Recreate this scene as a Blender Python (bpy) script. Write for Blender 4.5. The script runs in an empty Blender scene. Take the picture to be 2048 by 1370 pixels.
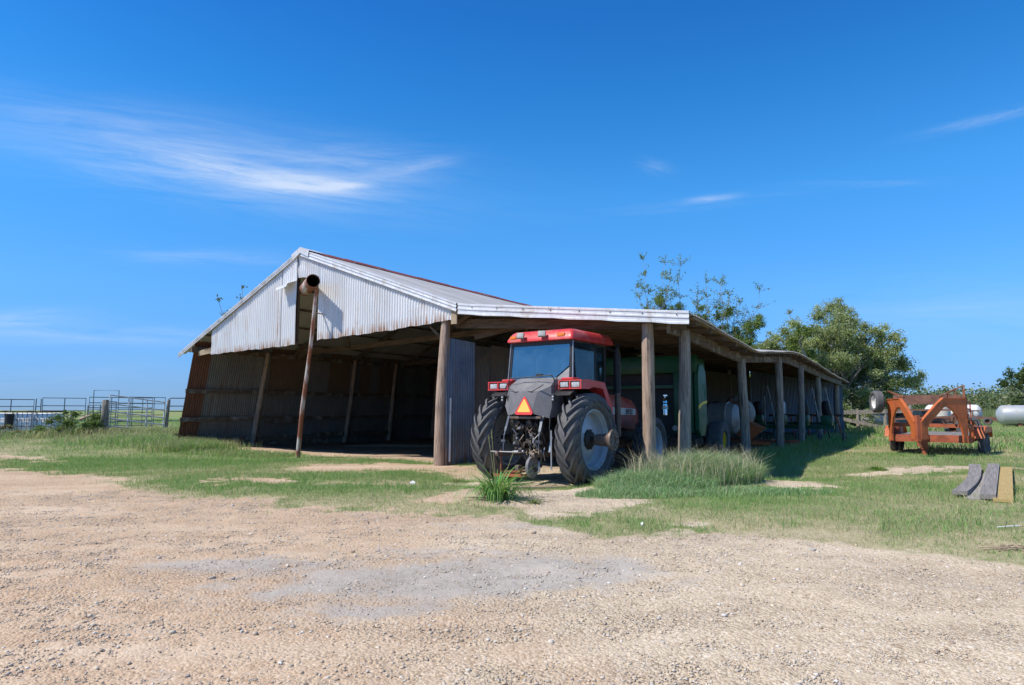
import bpy, math, random
import numpy as np
from mathutils import Vector, Matrix
random.seed(7); RNG = np.random.default_rng(11)
R = math.radians
C = bpy.context.scene.collection
scn = bpy.context.scene

# ---------------------------------------------------------------- camera
cam = bpy.data.objects.new('camera', bpy.data.cameras.new('camera')); C.objects.link(cam)
cam.location = (0, 0, 1.55)
cam.rotation_euler = (R(90) + math.atan(135 / 1334), 0, 0)
cam.data.sensor_width = 36; cam.data.lens = 36 * 1334 / 2048
cam.data.clip_end = 6000; cam.data.clip_start = .05
scn.camera = cam
# ---------------------------------------------------------------- light
SUNV = Vector((-.679, -.274, 1.0)).normalized()          # towards the sun
EL = math.asin(SUNV.z)
sun = bpy.data.objects.new('sun', bpy.data.lights.new('sun', 'SUN')); C.objects.link(sun)
sun.data.energy = 5.0; sun.data.angle = R(.53); sun.data.color = (1, .95, .87)
sun.rotation_euler = SUNV.to_track_quat('Z', 'Y').to_euler()
scn.view_settings.view_transform = 'Standard'; scn.view_settings.look = 'None'
scn.view_settings.gamma = 1; scn.view_settings.exposure = 0.12
scn.render.engine = 'CYCLES'
scn.cycles.use_denoising = True; scn.cycles.use_adaptive_sampling = True; scn.cycles.adaptive_threshold = .02
scn.cycles.max_bounces = 6; scn.cycles.transparent_max_bounces = 12
w = bpy.data.worlds.new("World"); scn.world = w; w.use_nodes = True

class NT:
    def __init__(s, tree): s.t = tree; s.n = tree.nodes; s.l = tree.links; s.n.clear()
    def new(s, typ, ins=None, **kw):
        n = s.n.new(typ)
        for k, v in kw.items(): setattr(n, k, v)
        if ins:
            for k, v in ins.items():
                if isinstance(v, bpy.types.NodeSocket): s.l.new(v, n.inputs[k])
                else: n.inputs[k].default_value = v
        return n
    def math(s, op, a, b=0.0, c=None, clamp=False):
        d = {0: a, 1: b}
        if c is not None: d[2] = c
        return s.new('ShaderNodeMath', d, operation=op, use_clamp=clamp).outputs[0]
    def mix(s, fac, a, b, blend='MIX'):
        n = s.new('ShaderNodeMix', data_type='RGBA', blend_type=blend)
        for i, v in ((0, fac), (6, a), (7, b)):
            if isinstance(v, bpy.types.NodeSocket): s.l.new(v, n.inputs[i])
            elif i == 0: n.inputs[0].default_value = v
            else: n.inputs[i].default_value = (*v[:3], 1)
        return n.outputs[2]
    def ramp(s, fac, stops, interp='LINEAR'):
        n = s.new('ShaderNodeValToRGB', {0: fac}); r = n.color_ramp; r.interpolation = interp
        while len(r.elements) < len(stops): r.elements.new(.5)
        for e, (p, c) in zip(r.elements, stops):
            e.position = p; e.color = (c, c, c, 1) if isinstance(c, (int, float)) else (*c, 1)
        return n.outputs[0]
    def noise(s, vec, scale, detail=4, rough=.55, dist=0.0):
        return s.new('ShaderNodeTexNoise', {'Vector': vec, 'Scale': scale, 'Detail': detail, 'Roughness': rough, 'Distortion': dist}).outputs[0]

# world: physical sky plus thin cirrus streaks in fixed compass directions
t = NT(w.node_tree)
sky = t.new('ShaderNodeTexSky', sky_type='NISHITA', sun_disc=False, sun_elevation=EL,
            sun_rotation=math.atan2(SUNV.x, SUNV.y), altitude=50, air_density=1.0, dust_density=.1, ozone_density=3.0)
tc = t.new('ShaderNodeTexCoord')
sx = t.new('ShaderNodeSeparateXYZ', {0: tc.outputs['Generated']})
# sky tint by height; unseen upper stops dimmed and greyed to cut blue fill
wb = t.ramp(t.math('MAXIMUM', sx.outputs[2], 0.), [(.0, (.18, .32, .68)), (.03, (.19, .33, .67)), (.163, (.25, .53, .82)), (.307, (.20, .64, .95)), (.435, (.12, .57, .93)), (.53, (.09, .49, .90)), (.62, (.11, .46, .80)), (.8, (.15, .36, .56)), (1., (.20, .31, .40))])
hs = t.new('ShaderNodeMix', {0: 1., 6: sky.outputs[0], 7: wb}, data_type='RGBA', blend_type='MULTIPLY')
hs = t.new('ShaderNodeMix', {0: 1., 6: hs.outputs[2], 7: (1.55, 1.55, 1.55, 1)}, data_type='RGBA', blend_type='MULTIPLY')
class _o: pass
_h = hs; hs = _o(); hs.outputs = [_h.outputs[2]]
yy = t.math('MAXIMUM', sx.outputs[1], .02)
U = t.math('DIVIDE', sx.outputs[0], yy); V = t.math('DIVIDE', sx.outputs[2], yy)
front = t.math('GREATER_THAN', sx.outputs[1], .05)
def streak(u0, v0, ang, lu, lv, nscale, lo, hi, amp, dist=1.0, stretch=5, seed=0.0):
    ca, sa = math.cos(ang), math.sin(ang)
    du = t.math('SUBTRACT', U, u0); dv = t.math('SUBTRACT', V, v0)
    a = t.math('ADD', t.math('MULTIPLY', du, ca), t.math('MULTIPLY', dv, sa))
    b = t.math('SUBTRACT', t.math('MULTIPLY', dv, ca), t.math('MULTIPLY', du, sa))
    vec = t.new('ShaderNodeCombineXYZ', {0: a, 1: t.math('MULTIPLY', b, stretch * 1.6), 2: seed}).outputs[0]
    n = t.ramp(t.noise(vec, nscale, 9, .68, dist), [(lo, 0.), (hi, 1.)])
    r2 = t.math('ADD', t.math('POWER', t.math('ABSOLUTE', t.math('DIVIDE', a, lu)), 2.), t.math('POWER', t.math('ABSOLUTE', t.math('DIVIDE', b, lv)), 2.))
    g = t.math('EXPONENT', t.math('MULTIPLY', r2, -1.))
    return t.math('MULTIPLY', t.math('MULTIPLY', n, g), amp)
def PX(px, py):
    a = px - 1024; b = 685 - py; p = math.atan(135 / 1334); f = 1334
    y = f * math.cos(p) - b * math.sin(p); z = f * math.sin(p) + b * math.cos(p)
    return a / y, z / y
cl = None
for px, py, ang, lu, lv, ns, lo, hi, amp, st, sd in [
    (600, 368, -.07, .10, .017, 6, .22, .58, .72, 5, 1.),
    (690, 372, .02, .035, .006, 9, .2, .55, .55, 4, 21.),
    (440, 335, -.22, .12, .016, 7, .34, .66, .40, 7, 22.),
    (860, 330, .22, .04, .008, 8, .3, .65, .18, 5, 23.),
    (470, 352, -.14, .24, .045, 4, .38, .72, .50, 6, 2.),
    (260, 275, -.15, .40, .05, 3, .28, .75, .34, 8, 3.),
    (800, 342, .16, .06, .012, 7, .3, .7, .34, 4, 4.),
    (720, 320, -.02, .12, .03, 6, .38, .75, .30, 5, 5.),
    (420, 515, -.03, .15, .013, 7, .35, .75, .26, 5, 6.),
    (30, 640, .06, .10, .014, 7, .32, .7, .42, 5, 7.),
    (190, 670, -.02, .22, .016, 5, .36, .75, .30, 7, 8.),
    (1425, 397, .12, .035, .005, 12, .3, .6, .48, 3, 9.),
    (1305, 333, -.2, .025, .010, 14, .36, .7, .28, 2, 10.),
    (1740, 366, .02, .10, .006, 7, .38, .75, .16, 6, 11.),
    (1980, 236, .24, .09, .008, 8, .35, .7, .30, 5, 12.),
    (1400, 408, .1, .16, .010, 5, .40, .8, .12, 8, 13.),
    (1960, 630, .0, .22, .05, 3, .30, .8, .26, 5, 14.),
    (100, 745, .0, .3, .02, 4, .38, .8, .16, 6, 15.)]:
    u0, v0 = PX(px, py)
    s_ = streak(u0, v0, ang, lu, lv, ns, lo, hi, amp, .6, st, sd)
    cl = s_ if cl is None else t.math('ADD', cl, s_)
cl = t.math('MULTIPLY', t.math('MINIMUM', t.math('MULTIPLY', cl, .78), .68), front)
col = t.mix(cl, hs.outputs[0], (6.4, 6.9, 7.6))
bg = t.new('ShaderNodeBackground', {'Color': col, 'Strength': .125})
t.new('ShaderNodeOutputWorld', {'Surface': bg.outputs[0]})

# ---------------------------------------------------------------- materials
def bsdf_mat(name):
    m = bpy.data.materials.new(name); m.use_nodes = True
    return m, NT(m.node_tree)
def finish(t, colour, rough=.7, metal=0., bump=None, bs=.3, bd=.01, spec=.5, coat=0., **kw):
    ins = {'Base Color': colour if isinstance(colour, bpy.types.NodeSocket) else (*colour, 1), 'Roughness': rough, 'Metallic': metal, 'Specular IOR Level': spec, 'Coat Weight': coat}
    ins.update(kw)
    b = t.new('ShaderNodeBsdfPrincipled', ins)
    if bump is not None:
        bn = t.new('ShaderNodeBump', {'Height': bump, 'Strength': bs, 'Distance': bd}); t.l.new(bn.outputs[0], b.inputs['Normal'])
    t.new('ShaderNodeOutputMaterial', {'Surface': b.outputs[0]})
def pmat(name, c1, c2, scale=3., stretch=(1, 1, 1), rough=.7, metal=0., bs=.3, bd=.005, c3=None, s3=1.5, lo3=.5, hi3=.7, st3=(1, 1, 1), spec=.4, coat=0., lo=.3, hi=.7):
    m, t = bsdf_mat(name)
    tc = t.new('ShaderNodeTexCoord').outputs['Object']
    mp = t.new('ShaderNodeMapping', {'Vector': tc, 'Scale': stretch}).outputs[0]
    n = t.noise(mp, scale, 6, .6)
    c = t.mix(t.ramp(n, [(lo, 0.), (hi, 1.)]), c1, c2)
    rr = rough
    if c3 is not None:
        mp3 = t.new('ShaderNodeMapping', {'Vector': tc, 'Scale': st3, 'Location': (3.1, 7.7, 1.3)}).outputs[0]
        k = t.ramp(t.noise(mp3, s3, 6, .65), [(lo3, 0.), (hi3, 1.)])
        c = t.mix(k, c, c3)
        rr = t.math('ADD', t.math('MULTIPLY', k, .85 - rough), rough)
    finish(t, c, rr, metal, n, bs, bd, spec, coat)
    return m
M = {}
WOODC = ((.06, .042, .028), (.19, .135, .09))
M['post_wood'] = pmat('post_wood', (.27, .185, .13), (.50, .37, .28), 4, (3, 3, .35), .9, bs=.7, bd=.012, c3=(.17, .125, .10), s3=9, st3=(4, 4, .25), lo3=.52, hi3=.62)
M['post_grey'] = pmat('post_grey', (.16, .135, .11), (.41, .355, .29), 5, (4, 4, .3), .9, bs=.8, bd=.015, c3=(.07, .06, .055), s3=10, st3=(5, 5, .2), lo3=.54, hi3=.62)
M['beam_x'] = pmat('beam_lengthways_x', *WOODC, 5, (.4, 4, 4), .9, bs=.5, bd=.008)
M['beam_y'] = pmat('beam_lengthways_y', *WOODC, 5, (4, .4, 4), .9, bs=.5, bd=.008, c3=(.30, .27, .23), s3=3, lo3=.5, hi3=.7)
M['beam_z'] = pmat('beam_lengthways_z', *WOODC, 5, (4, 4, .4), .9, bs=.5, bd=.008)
M['plank'] = pmat('weathered_plank', (.13, .115, .105), (.32, .29, .27), 3, (14, .12, 14), .9, bs=.3, bd=.005, lo=.3, hi=.7)
M['plank_light'] = pmat('light_plank', (.24, .22, .20), (.40, .37, .34), 3, (14, .12, 14), .9, bs=.3, lo=.3, hi=.7)
M['deep_metal'] = pmat('shade_dark_sheet', (.05, .048, .045), (.095, .085, .075), 2, (2, 2, .5), .8, c3=(.08, .045, .025), s3=2)  # darker rusty sheet for the far walls, shade put into its colour
M['plank_yellow'] = pmat('yellow_plank', (.36, .25, .09), (.47, .34, .14), 5, (6, .4, 6), .8, bs=.3, bd=.004)
M['plank_pale'] = pmat('pale_plank', (.30, .22, .14), (.45, .35, .24), 5, (6, .4, 6), .85, bs=.3)

def sheet_mat(name, base, base2, rust=(.23, .09, .035), amount=.5, edge=None, metal=.35, sheetw=.66, axis=0, rough=.42, rustsheets=0.):
    """galvanised corrugated steel: streaks along z, tone per sheet, rust blooms"""
    m, t = bsdf_mat(name)
    tc = t.new('ShaderNodeTexCoord').outputs['Object']
    s = t.new('ShaderNodeSeparateXYZ', {0: tc})
    q = t.math('FLOOR', t.math('DIVIDE', s.outputs[axis], sheetw))
    wn = t.new('ShaderNodeTexWhiteNoise', {'W': q}, noise_dimensions='1D')
    st = [1, 1, 1]; st[axis] = 7; st[2] = .5
    n1 = t.noise(t.new('ShaderNodeMapping', {'Vector': tc, 'Scale': tuple(st)}).outputs[0], 1.2, 6, .6)
    n2 = t.noise(tc, 1.1, 6, .65)
    c = t.mix(t.ramp(n2, [(.35, 0.), (.65, 1.)]), base, base2)
    c = t.mix(t.math('MULTIPLY', wn.outputs[0], .35), c, tuple(x * .72 for x in base))
    k = t.math('MULTIPLY', t.ramp(n1, [(.48, 0.), (.72, 1.)]), t.ramp(n2, [(.42, 0.), (.62, 1.)]))
    k = t.math('MULTIPLY', k, amount)
    if rustsheets:
        w2 = t.new('ShaderNodeTexWhiteNoise', {'W': t.math('ADD', q, 37.3)}, noise_dimensions='1D').outputs[0]
        up = t.ramp(t.math('ADD', t.math('MULTIPLY', s.outputs[2], .25), t.math('MULTIPLY', n2, .25)), [(.62, 0.), (.72, 1.)])
        k2 = t.math('MULTIPLY', t.math('GREATER_THAN', w2, 1 - rustsheets), t.math('MULTIPLY', up, .75))
        k = t.math('MAXIMUM', k, k2)
    if edge is not None:      # rust creeping up from a cut edge, height given as z = a + b*axis
        a, b_, h = edge
        d = t.math('SUBTRACT', s.outputs[2], t.math('ADD', t.math('MULTIPLY', s.outputs[axis], b_), a))
        e = t.ramp(t.math('DIVIDE', d, h), [(0., 1.), (1., 0.)])
        k = t.math('MAXIMUM', k, t.math('MULTIPLY', e, t.ramp(t.noise(t.new('ShaderNodeMapping', {'Vector': tc, 'Scale': tuple(st)}).outputs[0], 2.3, 4, .6), [(.42, 0.), (.6, 1.)])))
    c = t.mix(k, c, rust)
    me = t.math('MULTIPLY', t.math('SUBTRACT', 1., k), metal)
    finish(t, c, t.math('ADD', t.math('MULTIPLY', k, .4), rough), me, n2, .1, .004)
    return m
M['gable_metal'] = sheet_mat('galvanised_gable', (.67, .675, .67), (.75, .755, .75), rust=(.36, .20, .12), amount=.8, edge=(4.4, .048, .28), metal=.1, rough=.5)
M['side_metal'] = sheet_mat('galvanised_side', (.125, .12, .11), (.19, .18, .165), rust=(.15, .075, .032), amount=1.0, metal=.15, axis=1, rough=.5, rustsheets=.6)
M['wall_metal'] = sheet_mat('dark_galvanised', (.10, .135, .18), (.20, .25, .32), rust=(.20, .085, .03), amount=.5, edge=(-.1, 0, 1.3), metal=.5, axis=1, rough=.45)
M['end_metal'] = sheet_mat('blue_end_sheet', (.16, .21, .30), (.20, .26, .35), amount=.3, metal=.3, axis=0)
M['roof_metal'] = sheet_mat('roof_metal', (.42, .41, .40), (.55, .54, .53), rust=(.24, .13, .08), amount=.5, metal=.25, axis=1, rough=.45)
M['trim'] = pmat('white_trim', (.58, .59, .60), (.72, .72, .73), 3, (1, 1, 1), rough=.4, metal=.1, bs=.1, c3=(.42, .39, .36), s3=4, lo3=.48, hi3=.72)
M['ridge_red'] = pmat('ridge_red', (.16, .03, .02), (.25, .06, .04), 3, rough=.7, c3=(.33, .29, .27), s3=2, lo3=.6, hi3=.68)
M['rust'] = pmat('rust_steel', (.12, .045, .02), (.30, .12, .06), 4, (1, 1, .6), .75, bs=.4, c3=(.40, .33, .29), s3=3, lo3=.55, hi3=.7)
M['rust_pole'] = pmat('rust_pole', (.20, .065, .03), (.30, .11, .055), 3, (1, 1, .5), .65, bs=.3, c3=(.50, .44, .40), s3=1.6, st3=(2, 2, .6), lo3=.50, hi3=.62)
M['rust_dark'] = pmat('rust_dark', (.05, .025, .015), (.12, .05, .03), 4, rough=.85)
M['black_hole'] = pmat('near_black_inside', (.012, .010, .009), (.02, .016, .014), 4, rough=.95)
M['red_paint'] = pmat('red_paint', (.56, .040, .042), (.62, .055, .055), 2, rough=.33, bs=.02, c3=(.42, .15, .11), s3=3.5, lo3=.5, hi3=.8, coat=.1)
M['red_dusty'] = pmat('dusty_red_paint', (.36, .035, .02), (.44, .07, .04), 3, rough=.45, bs=.05, c3=(.36, .14, .08), s3=3, lo3=.45, hi3=.75)
M['black'] = pmat('black_plastic', (.016, .016, .017), (.03, .03, .032), 5, rough=.55, bs=.1)
M['grey_plastic'] = pmat('grey_plastic', (.15, .145, .15), (.19, .18, .185), 9, rough=.6, bs=.08, c3=(.26, .24, .225), s3=2.4, lo3=.5, hi3=.8)
M['iron'] = pmat('greasy_iron', (.022, .020, .019), (.07, .06, .052), 12, rough=.6, metal=.3, bs=.4, c3=(.16, .12, .085), s3=8, lo3=.52, hi3=.7)
M['steel'] = pmat('bare_steel', (.30, .31, .33), (.42, .43, .45), 6, rough=.4, metal=.5, bs=.1, c3=(.2, .13, .09), s3=7, lo3=.55, hi3=.7)
M['rubber'] = pmat('tyre_rubber', (.08, .08, .083), (.125, .122, .12), 6, rough=.82, bs=.25, c3=(.17, .155, .14), s3=3.2, lo3=.5, hi3=.82)
M['rim'] = pmat('silver_rim', (.36, .40, .45), (.46, .50, .55), 2.5, rough=.42, metal=.25, bs=.05, c3=(.33, .32, .27), s3=2, lo3=.5, hi3=.75)
M['orange_lamp'] = pmat('amber_lens', (.75, .16, .02), (.85, .24, .04), 9, rough=.25, bs=.2)
M['clear_lamp'] = pmat('clear_lens', (.25, .26, .26), (.62, .63, .62), 30, rough=.15, bs=.2)
M['lamp_grey'] = pmat('lamp_housing', (.25, .25, .24), (.36, .36, .35), 8, rough=.6)
M['smv_orange'] = pmat('warning_orange', (1.0, .50, .07), (1.0, .60, .14), 6, rough=.4, bs=.0)
M['smv_red'] = pmat('warning_red', (.72, .05, .05), (.8, .08, .07), 6, rough=.4, bs=.0)
M['stripe'] = pmat('pale_grey_decal', (.50, .49, .47), (.56, .55, .53), 3, rough=.4)
M['green'] = pmat('green_paint', (.008, .07, .028), (.012, .10, .042), 2, rough=.35, bs=.05, c3=(.03, .09, .05), s3=2, lo3=.5, hi3=.8)
M['yellow'] = pmat('yellow_paint', (.75, .52, .03), (.85, .62, .06), 3, rough=.4)
M['orange_paint'] = pmat('orange_paint', (.50, .12, .032), (.57, .15, .045), 2.2, rough=.5, bs=.1, c3=(.34, .09, .035), s3=2.2, lo3=.48, hi3=.7)
M['trailer_red'] = pmat('faded_red_oxide', (.36, .085, .035), (.46, .13, .06), 3, rough=.6, bs=.2, c3=(.20, .055, .03), s3=2.8, lo3=.48, hi3=.68)
M['white'] = pmat('white_paint', (.62, .61, .59), (.78, .78, .77), 3, rough=.5, c3=(.42, .27, .17), s3=3.5, lo3=.6, hi3=.68)
M['shaded_white'] = pmat('shaded_rusty_white', (.24, .23, .21), (.36, .34, .31), 3, rough=.6, c3=(.26, .13, .06), s3=3.5, lo3=.5, hi3=.62)  # rusty white with lean-to shade dimmed into the colour
M['dark_steel'] = pmat('dark_steel', (.07, .075, .085), (.14, .15, .17), 6, rough=.4, metal=.4, bs=.1, c3=(.3, .3, .3), s3=9, lo3=.58, hi3=.66)
M['tank_silver'] = pmat('silver_tank', (.36, .38, .40), (.44, .46, .48), 1.0, rough=.4, metal=.2, c3=(.36, .34, .32), s3=.9, lo3=.52, hi3=.75)
M['tank_grey'] = pmat('grey_drum', (.24, .24, .23), (.34, .33, .32), 2, rough=.5, metal=.2, c3=(.18, .10, .06), s3=2, lo3=.55, hi3=.75)
M['gate_steel'] = pmat('galvanised_pipe', (.58, .59, .60), (.72, .72, .73), 3, rough=.45, metal=.3)
M['gate_dark'] = pmat('dark_pipe', (.09, .11, .14), (.19, .21, .24), 3, rough=.5, metal=.2, c3=(.17, .09, .06), s3=1.5, lo3=.55, hi3=.7)
M['ibc'] = pmat('milky_plastic', (.84, .84, .84), (.90, .90, .89), 1.6, rough=.5, c3=(.45, .43, .40), s3=2, lo3=.5, hi3=.8)
M['brick_red'] = pmat('rusty_sheet', (.13, .06, .045), (.26, .13, .09), 4, rough=.85)
M['seat'] = pmat('seat_cloth', (.05, .055, .06), (.09, .09, .10), 12, rough=.9)
M['chrome'] = pmat('chrome', (.75, .75, .75), (.8, .8, .8), 3, rough=.12, metal=1.)
M['trunk'] = pmat('pale_bark', (.16, .14, .12), (.40, .37, .33), 5, (2, 2, .7), .9, bs=.6)
M['rust_sheet'] = pmat('rusted_sheet', (.13, .05, .028), (.20, .085, .045), 3, (1, 5, .6), .8, bs=.1)
M['plank_lath'] = pmat('brown_lath', (.17, .11, .06), (.34, .24, .14), 5, (4, .5, 4), .9, bs=.4)

def glass_mat(refl=.30, nm='tinted_glass', tint=(.40, .56, .60, 1)):
    m, t = bsdf_mat(nm)
    tr = t.new('ShaderNodeBsdfTransparent', {'Color': tint})
    gl = t.new('ShaderNodeBsdfGlossy', {'Color': (.8, .95, 1, 1), 'Roughness': .03})
    df = t.new('ShaderNodeBsdfDiffuse', {'Color': (.16, .25, .30, 1)})
    tc = t.new('ShaderNodeTexCoord').outputs['Object']
    dust = t.math('MULTIPLY', t.ramp(t.noise(tc, 2.2, 5, .6), [(.3, 0.15), (.75, 1.)]), .20)
    a = t.new('ShaderNodeMixShader', {0: dust, 1: tr.outputs[0], 2: df.outputs[0]})
    lw = t.new('ShaderNodeLayerWeight', {'Blend': .35}).outputs[0]
    k = t.math('ADD', t.math('MULTIPLY', lw, .15), refl)
    b = t.new('ShaderNodeMixShader', {0: k, 1: a.outputs[0], 2: gl.outputs[0]})
    t.new('ShaderNodeOutputMaterial', {'Surface': b.outputs[0]})
    return m
M['glass'] = glass_mat(.20, 'tinted_glass', (.52, .66, .70, 1)); M['dark_glass'] = glass_mat(.07, 'dark_side_glass', (.10, .15, .17, 1))  # side glass darkened to stand in for dark reflections
def leaf_mat(name, trans=.35, rough=.6):
    m, t = bsdf_mat(name)
    a = t.new('ShaderNodeAttribute', attribute_name='col', attribute_type='GEOMETRY').outputs[0]
    p = t.new('ShaderNodeBsdfPrincipled', {'Base Color': a, 'Roughness': rough, 'Specular IOR Level': .25})
    tr = t.new('ShaderNodeBsdfTranslucent', {'Color': t.mix(.5, a, (.25, .33, .05), 'MIX')})
    mx = t.new('ShaderNodeMixShader', {0: trans, 1: p.outputs[0], 2: tr.outputs[0]})
    t.new('ShaderNodeOutputMaterial', {'Surface': mx.outputs[0]})
    return m
M['leaf'] = leaf_mat('leaf', .45); M['blade'] = leaf_mat('grass_blade', .42)

# ---------------------------------------------------------------- mesh builder
class MB:
    def __init__(s): s.v = []; s.f = []; s.mi = []; s.cur = 0
    def add(s, vs, fs):
        o = len(s.v); s.v += [tuple(p) for p in vs]; s.f += [tuple(i + o for i in f) for f in fs]; s.mi += [s.cur] * len(fs); return s
    def box(s, c, d, rot=None, b=0.0):
        """box with chamfered vertical/long edges when b > 0"""
        x, y, z = (q / 2 for q in d); c = Vector(c)
        Rm = Matrix.Identity(3) if rot is None else (rot if isinstance(rot, Matrix) else Matrix.Rotation(rot, 3, 'Z'))
        if b <= 0:
            vs = [Vector((i * x, j * y, k * z)) for k in (-1, 1) for j in (-1, 1) for i in (-1, 1)]
            fs = [(0, 2, 3, 1), (4, 5, 7, 6), (0, 1, 5, 4), (2, 6, 7, 3), (0, 4, 6, 2), (1, 3, 7, 5)]
        else:
            bm = bmesh_box(x, y, z, b); vs, fs = bm
            vs = [Vector(p) for p in vs]
        return s.add([c + Rm @ p for p in vs], fs)
    def beam(s, p0, p1, w_, h, up=(0, 0, 1)):
        p0 = Vector(p0); p1 = Vector(p1); d = (p1 - p0); L = d.length; d.normalize(); up = Vector(up)
        x = d.cross(up)
        if x.length < 1e-4: x = d.cross(Vector((0, 1, 0)))
        x.normalize(); u = x.cross(d)
        Rm = Matrix((x, d, u)).transposed()
        return s.box((p0 + p1) / 2, (w_, L, h), Rm)
    def path(s, pts, r, n=8, cap=True, rs=None):
        pts = [Vector(p) for p in pts]; o = len(s.v); m = len(pts); ref = None; fs = []
        for i, p in enumerate(pts):
            d = (pts[min(i + 1, m - 1)] - pts[max(i - 1, 0)]).normalized()
            if ref is None: ref = Vector((0, 0, 1)) if abs(d.z) < .9 else Vector((1, 0, 0))
            x = (ref - d * ref.dot(d)).normalized(); ref = x; y = d.cross(x)
            rr = rs[i] if rs else r
            for k in range(n):
                a = 2 * math.pi * k / n; s.v.append(tuple(p + (x * math.cos(a) + y * math.sin(a)) * rr))
        for i in range(m - 1):
            for k in range(n):
                a, b = o + i * n + k, o + i * n + (k + 1) % n; fs.append((a, b, b + n, a + n))
        if cap: fs.append(tuple(o + k for k in range(n))[::-1]); fs.append(tuple(o + (m - 1) * n + k for k in range(n)))
        s.f += fs; s.mi += [s.cur] * len(fs); return s
    def tube(s, p0, p1, r, r1=None, n=12, cap=True): return s.path([p0, p1], r, n, cap, [r, r if r1 is None else r1])
    def log(s, p0, p1, r0, r1, n=14, seg=14, wob=.02, rough=.07, seed=0):
        rd = random.Random(seed); p0 = Vector(p0); p1 = Vector(p1); d = (p1 - p0).normalized()
        x = d.cross(Vector((0, 1, 0))).normalized(); y = d.cross(x); o = len(s.v); fs = []
        ph = [rd.uniform(0, 6.28) for _ in range(6)]
        prof = [1 + rd.uniform(-rough, rough) for _ in range(n)]
        for i in range(seg + 1):
            q = i / seg; c = p0.lerp(p1, q) + x * wob * math.sin(q * 4 + ph[0]) + y * wob * math.sin(q * 5 + ph[1]); r = r0 + (r1 - r0) * q
            if i == 0 or i == seg: r *= .93
            for k in range(n):
                a = 2 * math.pi * k / n; rr = r * prof[k] * (1 + .5 * rough * math.sin(7 * q + 3 * a + ph[2]) + rd.uniform(-.015, .015))
                s.v.append(tuple(c + (x * math.cos(a) + y * math.sin(a)) * rr))
        for i in range(seg):
            for k in range(n):
                a, b = o + i * n + k, o + i * n + (k + 1) % n; fs.append((a, b, b + n, a + n))
        fs.append(tuple(o + k for k in range(n))[::-1]); fs.append(tuple(o + seg * n + k for k in range(n)))
        s.f += fs; s.mi += [s.cur] * len(fs); return s
    def lathe(s, prof, c=(0, 0, 0), axis='X', n=40, closed=False, sgn=1):
        """prof: (radius, along-axis)"""
        c = Vector(c); o = len(s.v); m = len(prof); fs = []
        for r, a in prof:
            for k in range(n):
                t_ = 2 * math.pi * k / n; cs, sn = r * math.cos(t_), r * math.sin(t_)
                p = (a * sgn, cs, sn) if axis == 'X' else ((cs, a * sgn, sn) if axis == 'Y' else (cs, sn, a * sgn))
                s.v.append(tuple(c + Vector(p)))
        for i in range(m - 1 + (1 if closed else 0)):
            for k in range(n):
                a, b = o + i * n + k, o + i * n + (k + 1) % n; a2, b2 = o + ((i + 1) % m) * n + k, o + ((i + 1) % m) * n + (k + 1) % n
                fs.append((a, b, b2, a2))
        s.f += fs; s.mi += [s.cur] * len(fs); return s
    def prism(s, poly, fn0, fn1):
        """polygon [(a,b)] mapped by two functions to its two faces"""
        n = len(poly); vs = [fn0(*p) for p in poly] + [fn1(*p) for p in poly]
        fs = [tuple(range(n))[::-1], tuple(range(n, 2 * n))] + [(i, (i + 1) % n, n + (i + 1) % n, n + i) for i in range(n)]
        return s.add(vs, fs)
    def build(s, name, mat, parent=None, smooth=False, label=None, loc=None, rot=None):
        me = bpy.data.meshes.new(name); me.from_pydata(s.v, [], s.f); me.update()
        mats = mat if isinstance(mat, (list, tuple)) else [mat]
        for m_ in mats: me.materials.append(m_)
        if len(mats) > 1: me.polygons.foreach_set('material_index', s.mi)
        if smooth:
            me.polygons.foreach_set('use_smooth', [True] * len(me.polygons))
            try: me.set_sharp_from_angle(angle=R(smooth if smooth is not True else 40))
            except Exception: pass
        o = bpy.data.objects.new(name, me); C.objects.link(o)
        if parent: o.parent = parent
        if loc is not None: o.location = loc
        if rot is not None: o.rotation_euler = rot
        if label: o['label'] = label
        return o
def bmesh_box(x, y, z, b):
    import bmesh
    bm = bmesh.new(); bmesh.ops.create_cube(bm, size=2)
    for v in bm.verts: v.co = Vector((v.co.x * x, v.co.y * y, v.co.z * z))
    bmesh.ops.bevel(bm, geom=bm.edges[:], offset=b, segments=2, affect='EDGES', profile=.5)
    bm.verts.index_update()
    r = ([tuple(v.co) for v in bm.verts], [tuple(v.index for v in f.verts) for f in bm.faces]); bm.free(); return r
def tag(o, label=None, cat=None, group=None, kind=None):
    if label: o['label'] = label
    if cat: o['category'] = cat
    if group: o['group'] = group
    if kind: o['kind'] = kind
    return o
def empty(name, loc, rz=0., label=None, cat=None, group=None, sc=1.):
    o = bpy.data.objects.new(name, None); C.objects.link(o); o.location = loc; o.rotation_euler = (0, 0, rz); o.scale = (sc,) * 3
    o.empty_display_size = .2
    return tag(o, label, cat, group, 'thing')
def copy_tree(o, parent=None):
    c = o.copy(); C.objects.link(c); c.parent = parent
    for ch in list(o.children): copy_tree(ch, c)
    return c
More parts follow.
